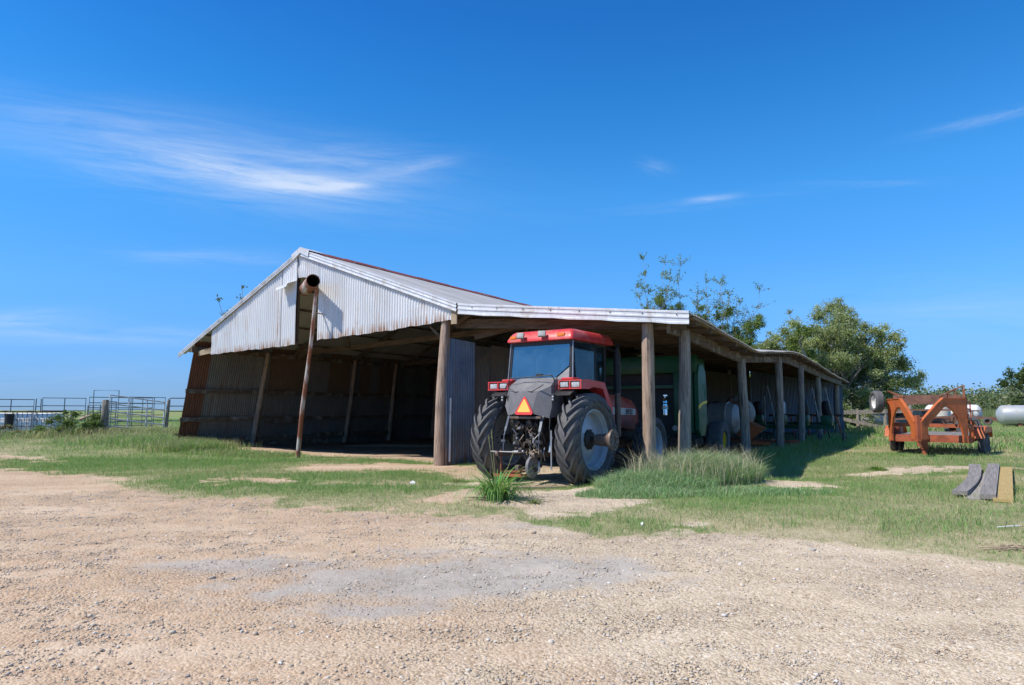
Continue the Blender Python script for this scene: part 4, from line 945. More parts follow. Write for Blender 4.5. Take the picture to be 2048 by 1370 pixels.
# moulded grey cover behind the cab
m = MB()
P_ = [(-.46, -.18, 2.27), (.46, -.18, 2.27), (.50, -.30, 2.24), (-.50, -.30, 2.24), (-.20, -.42, 2.22), (.20, -.42, 2.22), (-.20, -.70, 1.99), (.20, -.70, 1.99), (-.54, -.55, 2.08), (.54, -.55, 2.08),
      (-.34, -.78, 1.94), (.34, -.78, 1.94), (-.60, -.62, 1.66), (.60, -.62, 1.66), (-.20, -.84, 1.50), (.22, -.84, 1.50), (-.45, -.72, 1.45), (.56, -.66, 1.40), (-.6, -.1, 1.6), (.6, -.1, 1.45), (-.56, -.1, 2.15), (.56, -.1, 2.15), (0, -.82, 1.97), (-.10, -.1, 1.4)]
m.add(P_, [(0, 1, 2, 5, 4, 3), (3, 4, 6, 8), (4, 5, 7, 22, 6), (5, 2, 9, 7), (8, 6, 10), (6, 22, 10), (22, 7, 11), (7, 9, 11), (8, 10, 16, 12), (10, 22, 14, 16), (22, 11, 15, 14), (11, 9, 13, 17), (11, 17, 15), (12, 18, 20, 8), (20, 0, 3, 8), (13, 9, 21, 19), (21, 9, 2, 1), (12, 16, 18), (13, 19, 17), (14, 15, 17, 19, 23, 18, 16)])
m.build('rear_cover', M['grey_plastic'], trac)
MB().box((.05, -.70, 1.41), (.78, .22, .05), b=.008).build('cover_sill', M['rust_axle'], trac, 35)
MB().path([(-.52, -.62, 1.75), (-.56, -.66, 2.05), (-.52, -.55, 2.26), (.55, -.55, 2.30), (.62, -.55, 2.22), (.60, -.55, 1.95)], .013, 6).build('wire_hoop', M['black'], trac, True)
MB().path([(-.47, -.75, 2.08), (-.22, -.80, 1.955), (.22, -.80, 1.955), (.47, -.74, 2.10)], .009, 6).build('cover_seam', M['black'], trac, True)
# slow-vehicle triangle
m = MB(); yv = -.87
def tri(r0, cut, y): 
    return [(-r0 + cut, 0), (r0 - cut, 0), (r0 - cut * .3, cut * 1.2), (cut * .55, r0 * 1.78 - cut), (-cut * .55, r0 * 1.78 - cut), (-r0 + cut * .3, cut * 1.2)]
sg = MB().prism(tri(.235, .04, 0), lambda a, b: (a, .0, b), lambda a, b: (a, -.008, b)).build('warning_triangle', M['smv_red'], trac, loc=(.06, -.872, 1.47), rot=(R(-6), 0, 0))
MB().prism(tri(.165, .02, 0), lambda a, b: (a, -.009, b + .055), lambda a, b: (a, -.013, b + .055)).build('orange_centre', M['smv_orange'], sg)
MB().box((-.0, .06, .10), (.05, .10, .12)).build('bracket', M['iron'], sg)
# yellow gauge lights
for x_ in (-.66, .64):
    o_ = MB().box((x_, -.62, 1.82), (.07, .05, .18), b=.01).build('lever_console', M['black'], trac, 35)
    m = MB()
    for z_ in (1.79, 1.85): m.box((x_, -.65, z_), (.035, .02, .035))
    m.build('button', M['yellow_btn'] if 'yellow_btn' in M else M['clear_lamp'], o_)
# hood
m = MB()
rows = []
for y, hw, zt, zb in ((1.75, .47, 2.00, 1.25), (2.4, .47, 2.00, 1.2), (3.2, .45, 1.96, 1.1), (3.9, .42, 1.86, 1.05), (4.15, .38, 1.72, 1.08), (4.22, .34, 1.5, 1.12)):
    row = [(-hw, y, zb), (-hw, y, zt - .28), (-hw + .03, y, zt - .14), (-hw + .12, y, zt - .03), (-.15, y, zt), (.15, y, zt), (hw - .12, y, zt - .03), (hw - .03, y, zt - .14), (hw, y, zt - .28), (hw, y, zb)]; rows.append(row)
for r_ in rows: m.v += r_
for i in range(len(rows) - 1):
    for k in range(9): a = i * 10 + k; m.f.append((a, a + 10, a + 11, a + 1)); m.mi.append(0)
m.f += [tuple(range(10)), tuple(50 + k for k in range(10))[::-1]]; m.mi += [0, 0]
hood = m.build('hood', M['red_dusty'], trac, 30)
for s_ in (-1, 1):
    MB().add([(s_ * .478, 1.95, 1.47), (s_ * .445, 3.85, 1.44), (s_ * .445, 3.85, 1.60), (s_ * .478, 1.95, 1.66)], [(0, 1, 2, 3)]).build('side_stripe', M['stripe'], hood)
    c_ = bpy.data.curves.new('n', 'FONT'); c_.body = '8920'; c_.size = .20; c_.extrude = .002; c_.align_x = 'CENTER'
    to = bpy.data.objects.new('n', c_); C.objects.link(to); bpy.context.view_layer.update()
    me = bpy.data.meshes.new_from_object(to); bpy.data.objects.remove(to); o_ = bpy.data.objects.new('number_decal', me); C.objects.link(o_); o_.parent = hood
    o_.location = (s_ * (.474 if s_ > 0 else .474), 3.42, 1.46); o_.rotation_euler = (R(90), 0, R(90 * s_)); me.materials.append(M['black'])
m = MB(); m.box((0, 2.9, .98), (.62, 2.5, .34), b=.03); m.box((0, 1.3, .85), (.7, 1.5, .6), b=.05); m.box((0, 4.25, .95), (.5, .25, .5), b=.03); m.build('engine_frame', M['iron'], trac, 35)
m = MB(); m.tube((-1.0, 3.42, .70), (1.0, 3.42, .70), .10); m.box((0, 3.42, .74), (.9, .24, .26), b=.04); m.build('front_axle', M['iron'], trac, 35)
m = MB(); m.box((.72, 1.35, 1.0), (.42, 1.1, .5), b=.06); m.box((-.72, 1.35, 1.0), (.42, 1.1, .5), b=.06); m.build('fuel_tank', M['black'], trac, 35)
m = MB()
for z_ in (.55, .85, 1.15): m.box((-.98, 1.35, z_), (.16, .35, .03))
m.build('step', M['black'], trac)
m = MB(); m.tube((.90, 1.86, .95), (.90, 1.86, 1.98), .07, n=18); m.build('exhaust_pipe', M['exhaust_low'] if 'exhaust_low' in M else M['rust_axle'], trac, True)
m = MB(); m.tube((.90, 1.86, 1.97), (.90, 1.86, 2.92), .085, n=18); m.path([(.90, 1.86, 2.9), (.90, 1.86, 3.05), (.96, 1.82, 3.12)], .05, 14); m.build('muffler', M['dark_blue_iron'] if 'dark_blue_iron' in M else M['black'], trac, True)  # black muffler over brown pipe; split also paints in the roof shadow
# rear axle and hitch
m = MB(); m.tube((-1.35, 0, .95), (1.35, 0, .95), .062, n=18); m.lathe([(.22, -.45), (.22, .45)], (0, 0, .95), n=24); m.lathe([(.15, -.85), (.19, -.45)], (0, 0, .95), n=20); m.lathe([(.19, .45), (.15, .85)], (0, 0, .95), n=20); m.build('rear_axle', M['iron'], trac, 35)
m = MB(); m.box((0, -.12, 1.05), (.62, .8, .72), b=.05); m.box((0, -.50, 1.28), (.42, .16, .34), b=.03); m.lathe([(.09, 0), (.09, .12), (.04, .12), (.035, .22)], (.0, -.50, .80), 'Y', 20, sgn=-1)
m.box((.08, -.56, .96), (.2, .06, .26), b=.02); m.box((-.2, -.56, 1.12), (.12, .12, .3), b=.02)
rd = random.Random(5)
for i in range(26):
    x_, z_ = rd.uniform(-.34, .36), rd.uniform(.72, 1.50); m.box((x_, -.58 - rd.uniform(0, .12), z_), (rd.uniform(.03, .12), rd.uniform(.06, .16), rd.uniform(.03, .12)), Matrix.Rotation(rd.uniform(-.4, .4), 3, 'Y'), b=.006)
m.build('gear_housing', M['iron'], trac, 35)
m = MB()
for i in range(4):
    for j in range(2): m.lathe([(.038, 0), (.038, .07), (.05, .075), (.05, .11), (.02, .12)], (-.34 + .11 * j, -.62, 1.50 - .10 * i), 'Y', 12, sgn=-1)
m.build('hydraulic_couplers', M['iron'], trac, 35)
m = MB()
for i in range(8):
    x_ = rd.uniform(-.3, .45); m.path([(x_, -.45, 1.5 + rd.uniform(-.1, .1)), (x_ + rd.uniform(-.1, .1), -.72 - rd.uniform(0, .1), 1.25), (x_ + rd.uniform(-.12, .12), -.65, .95 + rd.uniform(-.1, .1))], .012, 6)
m.path([(.55, -.6, 1.5), (.6, -.72, 1.2), (.62, -.7, .75)], .012, 6); m.build('hydraulic_hose', M['black'], trac, True)
for s_ in (-1, 1):
    m = MB(); m.beam((s_ * .42, -.10, .62), (s_ * .46, -1.08, .66), .045, .10); m.lathe([(.055, -.03), (.055, .03)], (s_ * .46, -1.10, .66), n=16); m.build('lower_link', M['rust_axle'], trac, 35)
    m = MB(); m.tube((s_ * .42, -.62, 1.62), (s_ * .44, -.88, 1.02), .022); m.beam((s_ * .425, -.68, 1.50), (s_ * .437, -.84, 1.12), .055, .035); m.box((s_ * .42, -.62, 1.64), (.08, .07, .10), b=.01); m.box((s_ * .442, -.89, .92), (.10, .05, .05)); m.tube((s_ * .44, -.88, 1.02), (s_ * .45, -.90, .68), .016); m.build('lift_link', M['dark_steel'], trac, 35)
    MB().beam((s_ * .40, -.15, 1.50), (s_ * .42, -.64, 1.66), .07, .09).build('lift_arm', M['iron'], trac)
m = MB(); m.tube((-.62, -1.10, .70), (.12, -1.02, .70), .012, n=8); m.tube((-.1, -1.03, .70), (.16, -1.02, .72), .028, n=10); m.build('stabiliser_rod', M['steel'], trac, True)
m = MB(); m.beam((.1, -1.0, .74), (.34, -.85, .30), .05, .09); m.lathe([(.06, -.04), (.06, .04)], (.08, -1.0, .74), n=16); m.build('top_link', M['iron'], trac, 35)
m = MB(); m.box((.04, -.65, .36), (.10, .9, .05)); m.box((.04, -1.05, .39), (.09, .12, .10), b=.01); m.build('drawbar', M['rust_axle'], trac)
m = MB(); m.beam((-.62, -1.0, .20), (.15, -.9, .22), .06, .06); m.build('red_tool_bar', M['orange_dirty'] if 'orange_dirty' in M else M['trailer_red'], trac); 
m = MB(); m.beam((-.42, -1.02, .20), (-.42, -1.02, .74), .03, .03); m.beam((-.40, -.95, .28), (.1, -.9, .30), .07, .04); m.build('tool_frame', M['rust'], trac)
m = MB(); m.lathe([(.05, -.02), (.20, -.035), (.215, -.03), (.215, .03), (.20, .035), (.05, .02)], (.30, -.92, .40), n=30); m.build('gauge_wheel', M['grey_plastic'], trac, 35)
m = MB(); m.path([(.48, -.95, .52), (.52, -1.0, .46), (.53, -1.0, .36), (.50, -1.0, .30)], .02, 8); m.beam((.66, -.75, .35), (.66, -.75, 1.15), .03, .02); m.beam((.58, -.7, .7), (.58, -.6, 1.0), .05, .03); m.build('hitch_hook', M['steel'], trac, True)
m = MB()
for i in range(14):
    x0 = rd.uniform(.15, .5); m.path([(x0, -.95, .72 + rd.uniform(-.06, .06)), (x0 + rd.uniform(-.15, .15), -1.0, .72 + rd.uniform(-.1, .08))], .005, 4)
m.build('straw_tangle', M['plank_pale'], trac)

for i in range(9):
    x0 = rd.uniform(-.32, .55); z0_ = rd.uniform(.7, 1.35); MB().path([(x0, -.66 - rd.uniform(0, .1), z0_), (x0 + rd.uniform(-.12, .12), -.78, z0_ - .12), (x0 + rd.uniform(-.2, .2), -.70, z0_ - rd.uniform(.2, .4))], rd.uniform(.008, .018), 6).build('linkage_rod', M[('steel', 'rust_axle', 'dark_steel')[i % 3]], trac, True)
for i in range(7):
    MB().lathe([(.001, 0), (.03, 0), (.034, .04), (.02, .07), (.001, .07)], (rd.uniform(-.3, .45), -.70, rd.uniform(.8, 1.4)), 'Y', 10, sgn=-1).build('fitting', M[('steel', 'rust_axle')[i % 2]], trac, 35)

# ================================================================ things inside the lean-to
# tall green machine behind the tractor
gm = empty('green_machine', W(-2.35, 5.2, bz(-2, 5) ), TH, 'tall dark green harvesting machine with yellow stripe behind the front grey post', 'farm machine')
m = MB()
m.box((0, 0, 3.02), (4.1, .25, .55), b=.03); m.box((-1.95, 0, 1.9), (.22, .25, 2.0), b=.02); m.box((1.62, 0, 1.95), (.62, .22, 2.1), b=.03); m.box((-.1, .06, 2.33), (3.2, .12, .10)); m.box((1.62, -.03, 2.62), (.5, .05, .5), b=.02)
m.box((0, .6, 3.0), (3.9, 1.1, .5), b=.1)
m.build('front_frame', M['green'], gm, 35)
m = MB(); m.box((-.2, .35, 1.8), (3.3, .1, 2.0)); m.build('shade_panel', M['black'], gm)  # black panel in place of the shade inside the opening
m = MB(); m.prism([(-.12, 1.0), (-.12, 2.7), (.0, 2.98), (.35, 3.02), (.62, 2.8), (.72, 2.2), (.70, 1.2), (.45, .85), (.1, .8)], lambda a, b: (1.98, a, b), lambda a, b: (2.10, a, b)); sp_ = m.build('side_shield', M['green'], gm)
MB().prism([(-.13, 1.62), (-.13, 1.74), (.3, 1.86), (.71, 1.90), (.71, 1.82), (.3, 1.78)], lambda a, b: (2.098, a, b), lambda a, b: (2.106, a, b)).build('yellow_stripe', M['yellow'], sp_)
m = MB(); m.lathe([(.001, 0), (.09, 0), (.09, .42), (.06, .50), (.025, .53), (.025, .58)], axis='Z', n=20); m.box((.02, 0, .60), (.12, .03, .04)); fe = m.build('extinguisher_bottle', M['chrome'], gm, 35, loc=(1.10, -.28, 1.45))
MB().lathe([(.094, .18), (.094, .28)], axis='Z', n=20).build('label_band', M['white'], fe)
MB().lathe([(.095, .34), (.095, .37)], axis='Z', n=20).build('strap', M['black'], fe)
MB().add([(1.52, -.146, 2.18), (1.66, -.146, 2.18), (1.66, -.146, 2.30), (1.52, -.146, 2.30)], [(0, 1, 2, 3)]).build('notice_plate', M['stripe'], gm)
m = MB(); m.lathe([(.085, 0), (.085, .04), (.05, .05), (.001, .05)], axis='Y', n=20, sgn=-1); m.build('round_lamp', M['lamp_grey'], gm, 35, loc=(1.35, -.12, 1.05))
m = MB(); m.box((1.62, -.02, .75), (.16, .3, .45)); m.build('yellow_bracket', M['yellow'], gm)
m = MB(); m.beam((-1.8, .2, .6), (1.9, .2, .6), .2, .25); m.beam((1.2, .2, .6), (1.3, 2.6, .55), .15, .2); m.build('axle_frame', M['iron'], gm)
def plain_wheel(parent, loc, Ro, Wd, Rr, rimmat, face=1, name='wheel', axis='X'):
    wr = bpy.data.objects.new(name, None); C.objects.link(wr); wr.parent = parent; wr.location = loc
    h = Wd / 2
    prof = [(Rr, -h * .7), (Rr + .03, -h * .95), ((Rr + Ro) / 2, -h * 1.03), (Ro - .04, -h * .92), (Ro - .01, -h * .7)]
    for q in (-.45, -.15, .15, .45): prof += [(Ro, (q - .11) * h), (Ro, (q + .11) * h), (Ro - .012, (q + .13) * h), (Ro - .012, (q + .17) * h)]
    prof += [(Ro - .01, h * .7), (Ro - .04, h * .92), ((Rr + Ro) / 2, h * 1.03), (Rr + .03, h * .95), (Rr, h * .7)]
    MB().lathe(prof, n=44, axis=axis).build('tyre', M['rubber'], wr, 35)
    MB().lathe([(Rr + .01, h * .72), (Rr - .02, h * .72), (Rr - .03, h * .2), (Rr * .7, h * .1), (Rr * .45, h * .35), (Rr * .25, h * .38), (.001, h * .38)], n=36, sgn=face, axis=axis).build('rim', M[rimmat], wr, 35)
    MB().lathe([(Rr + .01, -h * .72), (Rr - .03, -h * .4), (Rr * .7, h * .08)], n=36, sgn=face, axis=axis).build('rim', M[rimmat], wr, 35)
    return wr
plain_wheel(gm, (2.02, 2.1, .62), .62, .50, .28, 'yellow')
plain_wheel(gm, (-1.7, 2.1, .62), .62, .50, .28, 'yellow', -1)
# grey drum
gd = empty('steel_drum_tank', W(-1.9, 10.6, bz(-1.9, 10.6)), TH, 'grey cylindrical tank with a rusty band lying behind the green machine', 'tank')
m = MB(); m.lathe([(.001, -1.6), (.4, -1.56), (.56, -1.42), (.60, -1.3), (.60, .98)], (0, 0, 1.22), n=40); m.build('tank_shell', M['tank_grey'], gd, 35)
m = MB(); m.lathe([(.60, .98), (.635, .99), (.635, 1.06), (.60, 1.07), (.55, 1.30), (.38, 1.44), (.001, 1.48)], (0, 0, 1.22), n=40); m.build('end_cap', M['tank_grey'], gd, 35)
m = MB(); m.lathe([(.612, .18), (.62, .19), (.62, .40), (.612, .41)], (0, 0, 1.22), n=40); m.build('rusty_band', M['rust_dark'], gd, 35)
m = MB()
for x_ in (-1.1, .8):
    for y_ in (-.4, .4): m.beam((x_, y_, 0), (x_, y_ * .8, .85), .07, .07)
    m.beam((x_, -.45, .62), (x_, .45, .62), .08, .08)
m.build('cradle', M['rust_dark'], gd)
# mixer trailer with white bowl and orange chute
mx = empty('mixer_trailer', W(-.75, 12.6, bz(-.2, 13)), TH, 'old farm mixer with white bowl and orange hopper on a red frame', 'mixer', sc=.86)
m = MB(); m.lathe([(.001, -.5), (.30, -.50), (.62, -.36), (.84, -.1), (.86, .05), (.80, .25), (.55, .55), (.38, .62), (.36, .60), (.52, .5), (.76, .2)], n=40, axis='Y'); 
ob = m.build('white_bowl', M['shaded_white'], mx, 35, loc=(-.45, .55, 1.66), rot=(R(10), 0, R(-38)))
m = MB(); m.prism([(-.85, .55), (-.70, 1.0), (-.42, 1.8), (-.2, 2.35), (-.08, 2.35), (-.25, 1.6), (-.35, .9), (-.4, .55)], lambda a, b: (a - .45, -.2, b), lambda a, b: (a - .45, .6, b)); m.build('curved_shroud', M['brick_red'], mx)
m = MB(); A_ = [(-.50, 1.58), (.95, .98), (.18, .35), (-.62, .95)]
m.prism(A_, lambda a, b: (a, -.55, b), lambda a, b: (a * .9, .3, b + .02)); m.build('orange_hopper', M['orange_paint'], mx)
m = MB(); m.tube((.0, -.62, .30), (1.2, -.55, .27), .09, n=14); m.build('auger_tube', M['orange_paint'], mx, True)
m = MB(); m.beam((-2.2, -.2, .42), (2.2, -.2, .38), .08, .10); m.beam((-2.2, .6, .42), (2.2, .6, .38), .08, .10); m.beam((-1.2, -.2, .42), (-1.2, .6, .42), .08, .1); m.beam((1.1, -.2, .42), (1.1, .6, .42), .08, .1); m.beam((-1.2, .2, .4), (-1.2, .2, 1.3), .1, .1); m.build('red_frame', M['trailer_red'], mx)
plain_wheel(mx, (-1.5, .9, .36), .36, .18, .2, 'rust_dark'); plain_wheel(mx, (-1.5, -.55, .36), .36, .18, .2, 'rust_dark')
m = MB(); m.beam((-.05, -.65, 2.30), (-.02, -.65, 1.55), .08, .05); m.build('upright_slat', M['orange_paint'], mx)
# seed planter with pale drop poles
pl = empty('seed_planter', W(-1.0, 19.5, bz(-1, 19)), TH, 'dark green row planter with upright pale poles and white hoppers', 'planter')
m = MB(); m.beam((-3.4, 0, .75), (2.6, 0, .75), .18, .18); m.beam((-3.4, .9, .9), (2.6, .9, .9), .12, .12); m.beam((-.4, 0, .75), (-.4, -1.8, .55), .12, .12)
for i in range(6): m.box((-3.0 + i * 1.05, .45, 1.05), (.5, .8, .5), b=.05); m.beam((-3.0 + i * 1.05, .3, .75), (-3.0 + i * 1.05, .9, .2), .06, .06)
m.build('planter_frame', M['green'], pl, 35)
for i in range(6):
    MB().lathe([(.18, 0), (.24, .1), (.24, .55), (.20, .64), (.08, .68), (.001, .68)], axis='Z', n=20).build('seed_hopper', M['white' if i == 3 else 'black'], pl, 35, loc=(-3.0 + i * 1.05, .45, 1.32))
for a_, b_ in (((.10, -.35, .72), (-.32, -.1, 2.75)), ((-.42, -.3, .8), (-.50, .0, 2.2)), ((2.0, -.3, 1.0), (1.7, 0, 2.6)), ((2.6, -.2, 1.0), (2.25, .1, 2.6)), ((-1.6, -.2, .9), (-1.65, 0, 1.9))):
    MB().tube(a_, b_, .035, .03, 10).build('pale_pole', M['shaded_white'], pl, True)
for i in range(7): plain_wheel(pl, (-3.0 + i * 1.0, -.25, .28), .28, .12, .16, 'rust_dark', 1, 'press_wheel')
pw = empty('hooped_plough', W(-.4, 25.5, bz(-.4, 25)), TH, 'dark red curved tine tool standing at the far end of the lean-to', 'plough')
m = MB()
for i in range(4):
    x_ = -1.5 + i * .8; m.path([(x_, -.4, .75), (x_, .1, 1.25), (x_ + .1, .5, 1.35), (x_ + .35, .75, 1.1), (x_ + .5, .8, .6), (x_ + .5, .75, .05)], .045, 8)
m.build('tines', M['rust_tine'] if 'rust_tine' in M else M['trailer_red'], pw, True)
m = MB(); m.beam((-2.2, .1, 1.25), (1.6, .1, 1.25), .12, .12); m.beam((-1.9, -.3, 0), (-1.9, .1, 1.3), .08, .08); m.beam((-.4, -.9, .7), (-.4, .1, 1.2), .08, .08); m.build('tool_bar', M['rust_dark'], pw)
# long sill log on the ground behind the drum
lg = empty('timber_stack', W(-1.0, 8.9, bz(-1, 8.9)), TH, 'pile of dark old boards lying under the grey tank', 'boards')
for i in range(4): MB().beam((-1.6, i * .16, .05 + .07 * i), (1.0, .05 + i * .16, .05 + .07 * i), .15, .05).build('board', M['beam_x'], lg)
lg = empty('floor_timbers', W(-13.5, 6.5, bz(-13.5, 6.5)), TH, 'loose grey planks on the dirt floor along the left wall', 'boards')
for i in range(4): MB().beam((-2.2 + i * .2, -1.2 + i * .5, .03), (2.0 + .3 * i, .4 + .5 * i, .05), .16, .05).build('plank', M['beam_x'], lg)
# board lying behind the tractor
bd = empty('loose_board', (.62, 14.6, gzf(.62, 14.6)), R(8), 'dusty flat board on the dirt between the rear tyres of the tractor', 'board')
MB().box((0, 0, .03), (1.1, .26, .05), b=.006).build('board_plank', M['plank_pale'], bd)

# ================================================================ RIGHT SIDE
# gooseneck trailer, nose towards the camera
gt = empty('gooseneck_trailer', (14.45, 23.4, gzf(14.45, 23.4)), R(-41), 'rusty orange gooseneck flatbed trailer with arched neck plates on the grass', 'trailer', sc=.95)
m = MB()
m.beam((-1.25, 0, .60), (1.25, 0, .60), .12, .26); m.beam((-1.22, 0, .58), (-1.22, 5.2, .58), .10, .20); m.beam((1.22, 0, .58), (1.22, 5.2, .58), .10, .20); m.beam((-1.2, 5.2, .58), (1.2, 5.2, .58), .1, .2)
for i in range(6): m.beam((-1.2, .8 + i * .8, .54), (1.2, .8 + i * .8, .54), .06, .10)
m.build('deck_frame', M['trailer_red'], gt)
m = MB()
for i in range(9): m.box((-1.05 + i * .262, 2.65, .70), (.24, 5.0, .035))
m.build('deck_planks', M['plank'], gt)
NP = [(0, .50), (-.02, 1.4), (.0, 2.03), (1.00, 2.05), (1.35, 1.80), (2.02, 1.22), (2.02, .62), (1.72, .62), (1.74, 1.06), (1.30, 1.46), (.98, 1.74), (.80, 1.74), (.62, 1.64), (.42, 1.40), (.27, 1.05), (.20, .75), (.20, .50)]
for s_ in (-1, 1):
    d_ = Vector((-s_ * 1.2, -1.75, 0)).normalized(); n_ = Vector((d_.y, -d_.x, 0)) * .035; c0 = Vector((s_ * 1.22, .0, 0))
    m = MB(); m.prism(NP if s_ < 0 else [(a, b + (.05 if a < .5 and b > 1.9 else 0)) for a, b in NP], lambda a, b: c0 + d_ * a + n_ + Vector((0, 0, b)), lambda a, b: c0 + d_ * a - n_ + Vector((0, 0, b)))
    np_ = m.build('neck_plate', M['orange_paint'], gt)
    m = MB(); top = [p for p in NP[2:6]]
    for (a, b), (c_, e) in zip(top[:-1], top[1:]): m.beam(c0 + d_ * a + Vector((0, 0, b)), c0 + d_ * c_ + Vector((0, 0, e)), .11, .03)
    m.build('neck_flange', M['orange_paint'], np_)
m = MB(); m.box((0, -1.68, 1.0), (.13, .13, .90), R(45)); m.tube((0, -1.68, .40), (0, -1.68, .6), .05); m.build('coupler_tube', M['trailer_red'], gt)
m = MB(); m.box((-.10, -.12, .75), (.20, .20, 1.1), b=.01); m.box((-.10, -.12, .10), (.14, .14, .5)); m.box((-.10, -.12, -.03), (.28, .28, .03)); m.box((-.10, -.12, .33), (.32, .24, .05)); m.build('landing_leg', M['trailer_red'], gt, 35)
m = MB(); m.beam((-1.2, -.02, 1.10), (1.2, -.02, 1.06), .08, .13); m.build('cross_bar', M['trailer_red'], gt)
m = MB()
for y_ in np.arange(.25, 1.6, .22): m.beam((-1.22, y_, .68), (-1.22, y_, 1.1), .05, .04)
m.beam((-1.22, .1, 1.12), (-1.22, 1.8, 1.12), .05, .07); m.box((-1.22, 1.9, .88), (.06, .55, .42)); m.build('side_stakes', M['trailer_red'], gt)
m = MB(); m.beam((1.22, .12, 2.1), (1.22, .12, 1.2), .07, .07); m.beam((1.22, 1.15, 1.95), (1.22, 1.15, .7), .04, .04)
for z_ in (1.95, 1.68, 1.35, 1.12): m.beam((1.22, .1, z_), (1.22, 1.15, z_ - .03), .05, .05)
m.build('side_rack', M['trailer_red'], gt)
m = MB()
for s_ in (-1, 1):
    MB().beam((s_ * 1.2, -.05, 2.50 if s_ > 0 else 2.35), (s_ * .55, -.75, 2.10), .06, .05).build('upper_rail', M['rust'], gt)
for q_ in ((1.2, -.05, 2.52, .08), (.98, -.3, 2.35, .05), (.78, -.5, 2.25, .05)): MB().beam(q_[:3], (q_[0], q_[1], 2.06), q_[3], q_[3]).build('rail_post', M['rust'], gt)
for s_ in (-1, 1):
    fo = MB(); pts = [(1.0, .62), (1.12, .92), (1.4, 1.02), (3.0, 1.02), (3.3, .92), (3.45, .6)]
    for (a, b), (c_, e) in zip(pts[:-1], pts[1:]): fo.add([(s_ * 1.28, a, b), (s_ * 1.62, a, b), (s_ * 1.62, c_, e), (s_ * 1.28, c_, e), (s_ * 1.28, a, b - .02), (s_ * 1.62, a, b - .02), (s_ * 1.62, c_, e - .02), (s_ * 1.28, c_, e - .02)], [(0, 1, 2, 3), (7, 6, 5, 4), (1, 5, 6, 2), (0, 3, 7, 4), (0, 4, 5, 1), (3, 2, 6, 7)])
    fo.add([(s_ * 1.63, 1.0, .62), (s_ * 1.63, 1.12, .92), (s_ * 1.63, 1.4, 1.02), (s_ * 1.63, 3.0, 1.02), (s_ * 1.63, 3.3, .92), (s_ * 1.63, 3.45, .6), (s_ * 1.63, 3.3, .8), (s_ * 1.63, 1.15, .8)], [tuple(range(8))])
    for y_ in np.arange(.2, 1.1, .2): fo.beam((s_ * 1.27, y_, .45), (s_ * 1.27, y_, .98), .035, .05)
    fo.beam((s_ * 1.27, .1, 1.0), (s_ * 1.27, 1.6, 1.0), .05, .05)
    fo.build('fender', M['orange_paint'], gt)
    for y_ in (1.75, 2.75): plain_wheel(gt, (s_ * 1.45, y_, .37), .38, .22, .20, 'rust_dark', s_)
sw_ = plain_wheel(gt, (-1.55, -.25, 1.95), .42, .30, .26, 'white', -1, 'spare_wheel'); sw_.rotation_euler = (0, 0, R(32))
MB().beam((-1.6, -.2, 1.95), (-1.2, .0, 1.9), .08, .08).build('spare_arm', M['rust'], gt)
m = MB(); m.path([(1.3, -.1, 1.5), (1.24, .05, 1.25), (1.35, .1, 1.05), (1.5, .3, 1.0), (1.5, .6, 1.1), (1.45, .7, 1.25), (1.35, .3, 1.25)], .018, 6); m.build('loose_cable', M['rust_dark'], gt, True)
MB().box((1.05, -.16, 1.55), (.02, .16, .16), R(0)).build('notice_plate', M['lamp_grey'], gt)
for nm_, px_, py_, L_ in (('x', .0, .0, 0),): pass

# boards on the grass
def board(x0, y0, x1, y1, wd, th, mat, label, z0=.04, z1=.04, warp=0., side=0., cat='board'):
    r = empty('loose_board', (x0, y0, gzf(x0, y0)), 0, label, cat); m = MB(); n = 12; d = Vector((x1 - x0, y1 - y0, 0)); L = d.length; d.normalize(); s_ = Vector((d.y, -d.x, 0))
    for i in range(n + 1):
        q = i / n; p = d * L * q; gzz = (gzf(x1, y1) - gzf(x0, y0)) * q; c = p + Vector((0, 0, gzz + z0 + (z1 - z0) * q + warp * (2 * q - 1) ** 2)) + s_ * side * math.sin(q * 3.14)
        for a, b in ((-.5, -.5), (.5, -.5), (.5, .5), (-.5, .5)): m.v.append(tuple(c + s_ * wd * a + Vector((0, 0, th * b + (.025 * abs(warp) * 10 * a * a)))))
    for i in range(n):
        for k in range(4): a = i * 4 + k; b = i * 4 + (k + 1) % 4; m.f.append((a, b, b + 4, a + 4)); m.mi.append(0)
    m.f += [(0, 1, 2, 3), (n * 4 + 3, n * 4 + 2, n * 4 + 1, n * 4)]; m.mi += [0, 0]
    # object-space grain runs along y: build rotated
    ang = math.atan2(-d.x, d.y); Rm = Matrix.Rotation(-ang, 3, 'Z'); m.v = [tuple(Rm @ Vector(v)) for v in m.v]; r.rotation_euler = (0, 0, ang)
    m.build('board_plank', M[mat], r); return r
board(7.98, 12.1, 10.95, 16.0, .23, .07, 'plank', 'warped weathered grey plank, leftmost of the boards lying on the grass', .06, .08, .03, .09)
board(8.0, 11.75, 10.85, 15.3, .24, .03, 'plank_light', 'thin flat grey board lying between the two thicker grey planks', .02, .04)
board(8.14, 11.62, 11.47, 16.1, .23, .08, 'plank', 'thick straight grey plank beside the yellowish board on the grass', .07, .09, .01, .0)
board(8.24, 11.4, 11.55, 15.85, .28, .05, 'plank_yellow', 'yellowish new looking board at the right of the grey planks', .04, .06, .0, .0)
board(11.9, 16.2, 13.2, 14.6, .16, .04, 'plank_pale', 'pale brown board lying across the grass at the right edge', .04, .03)
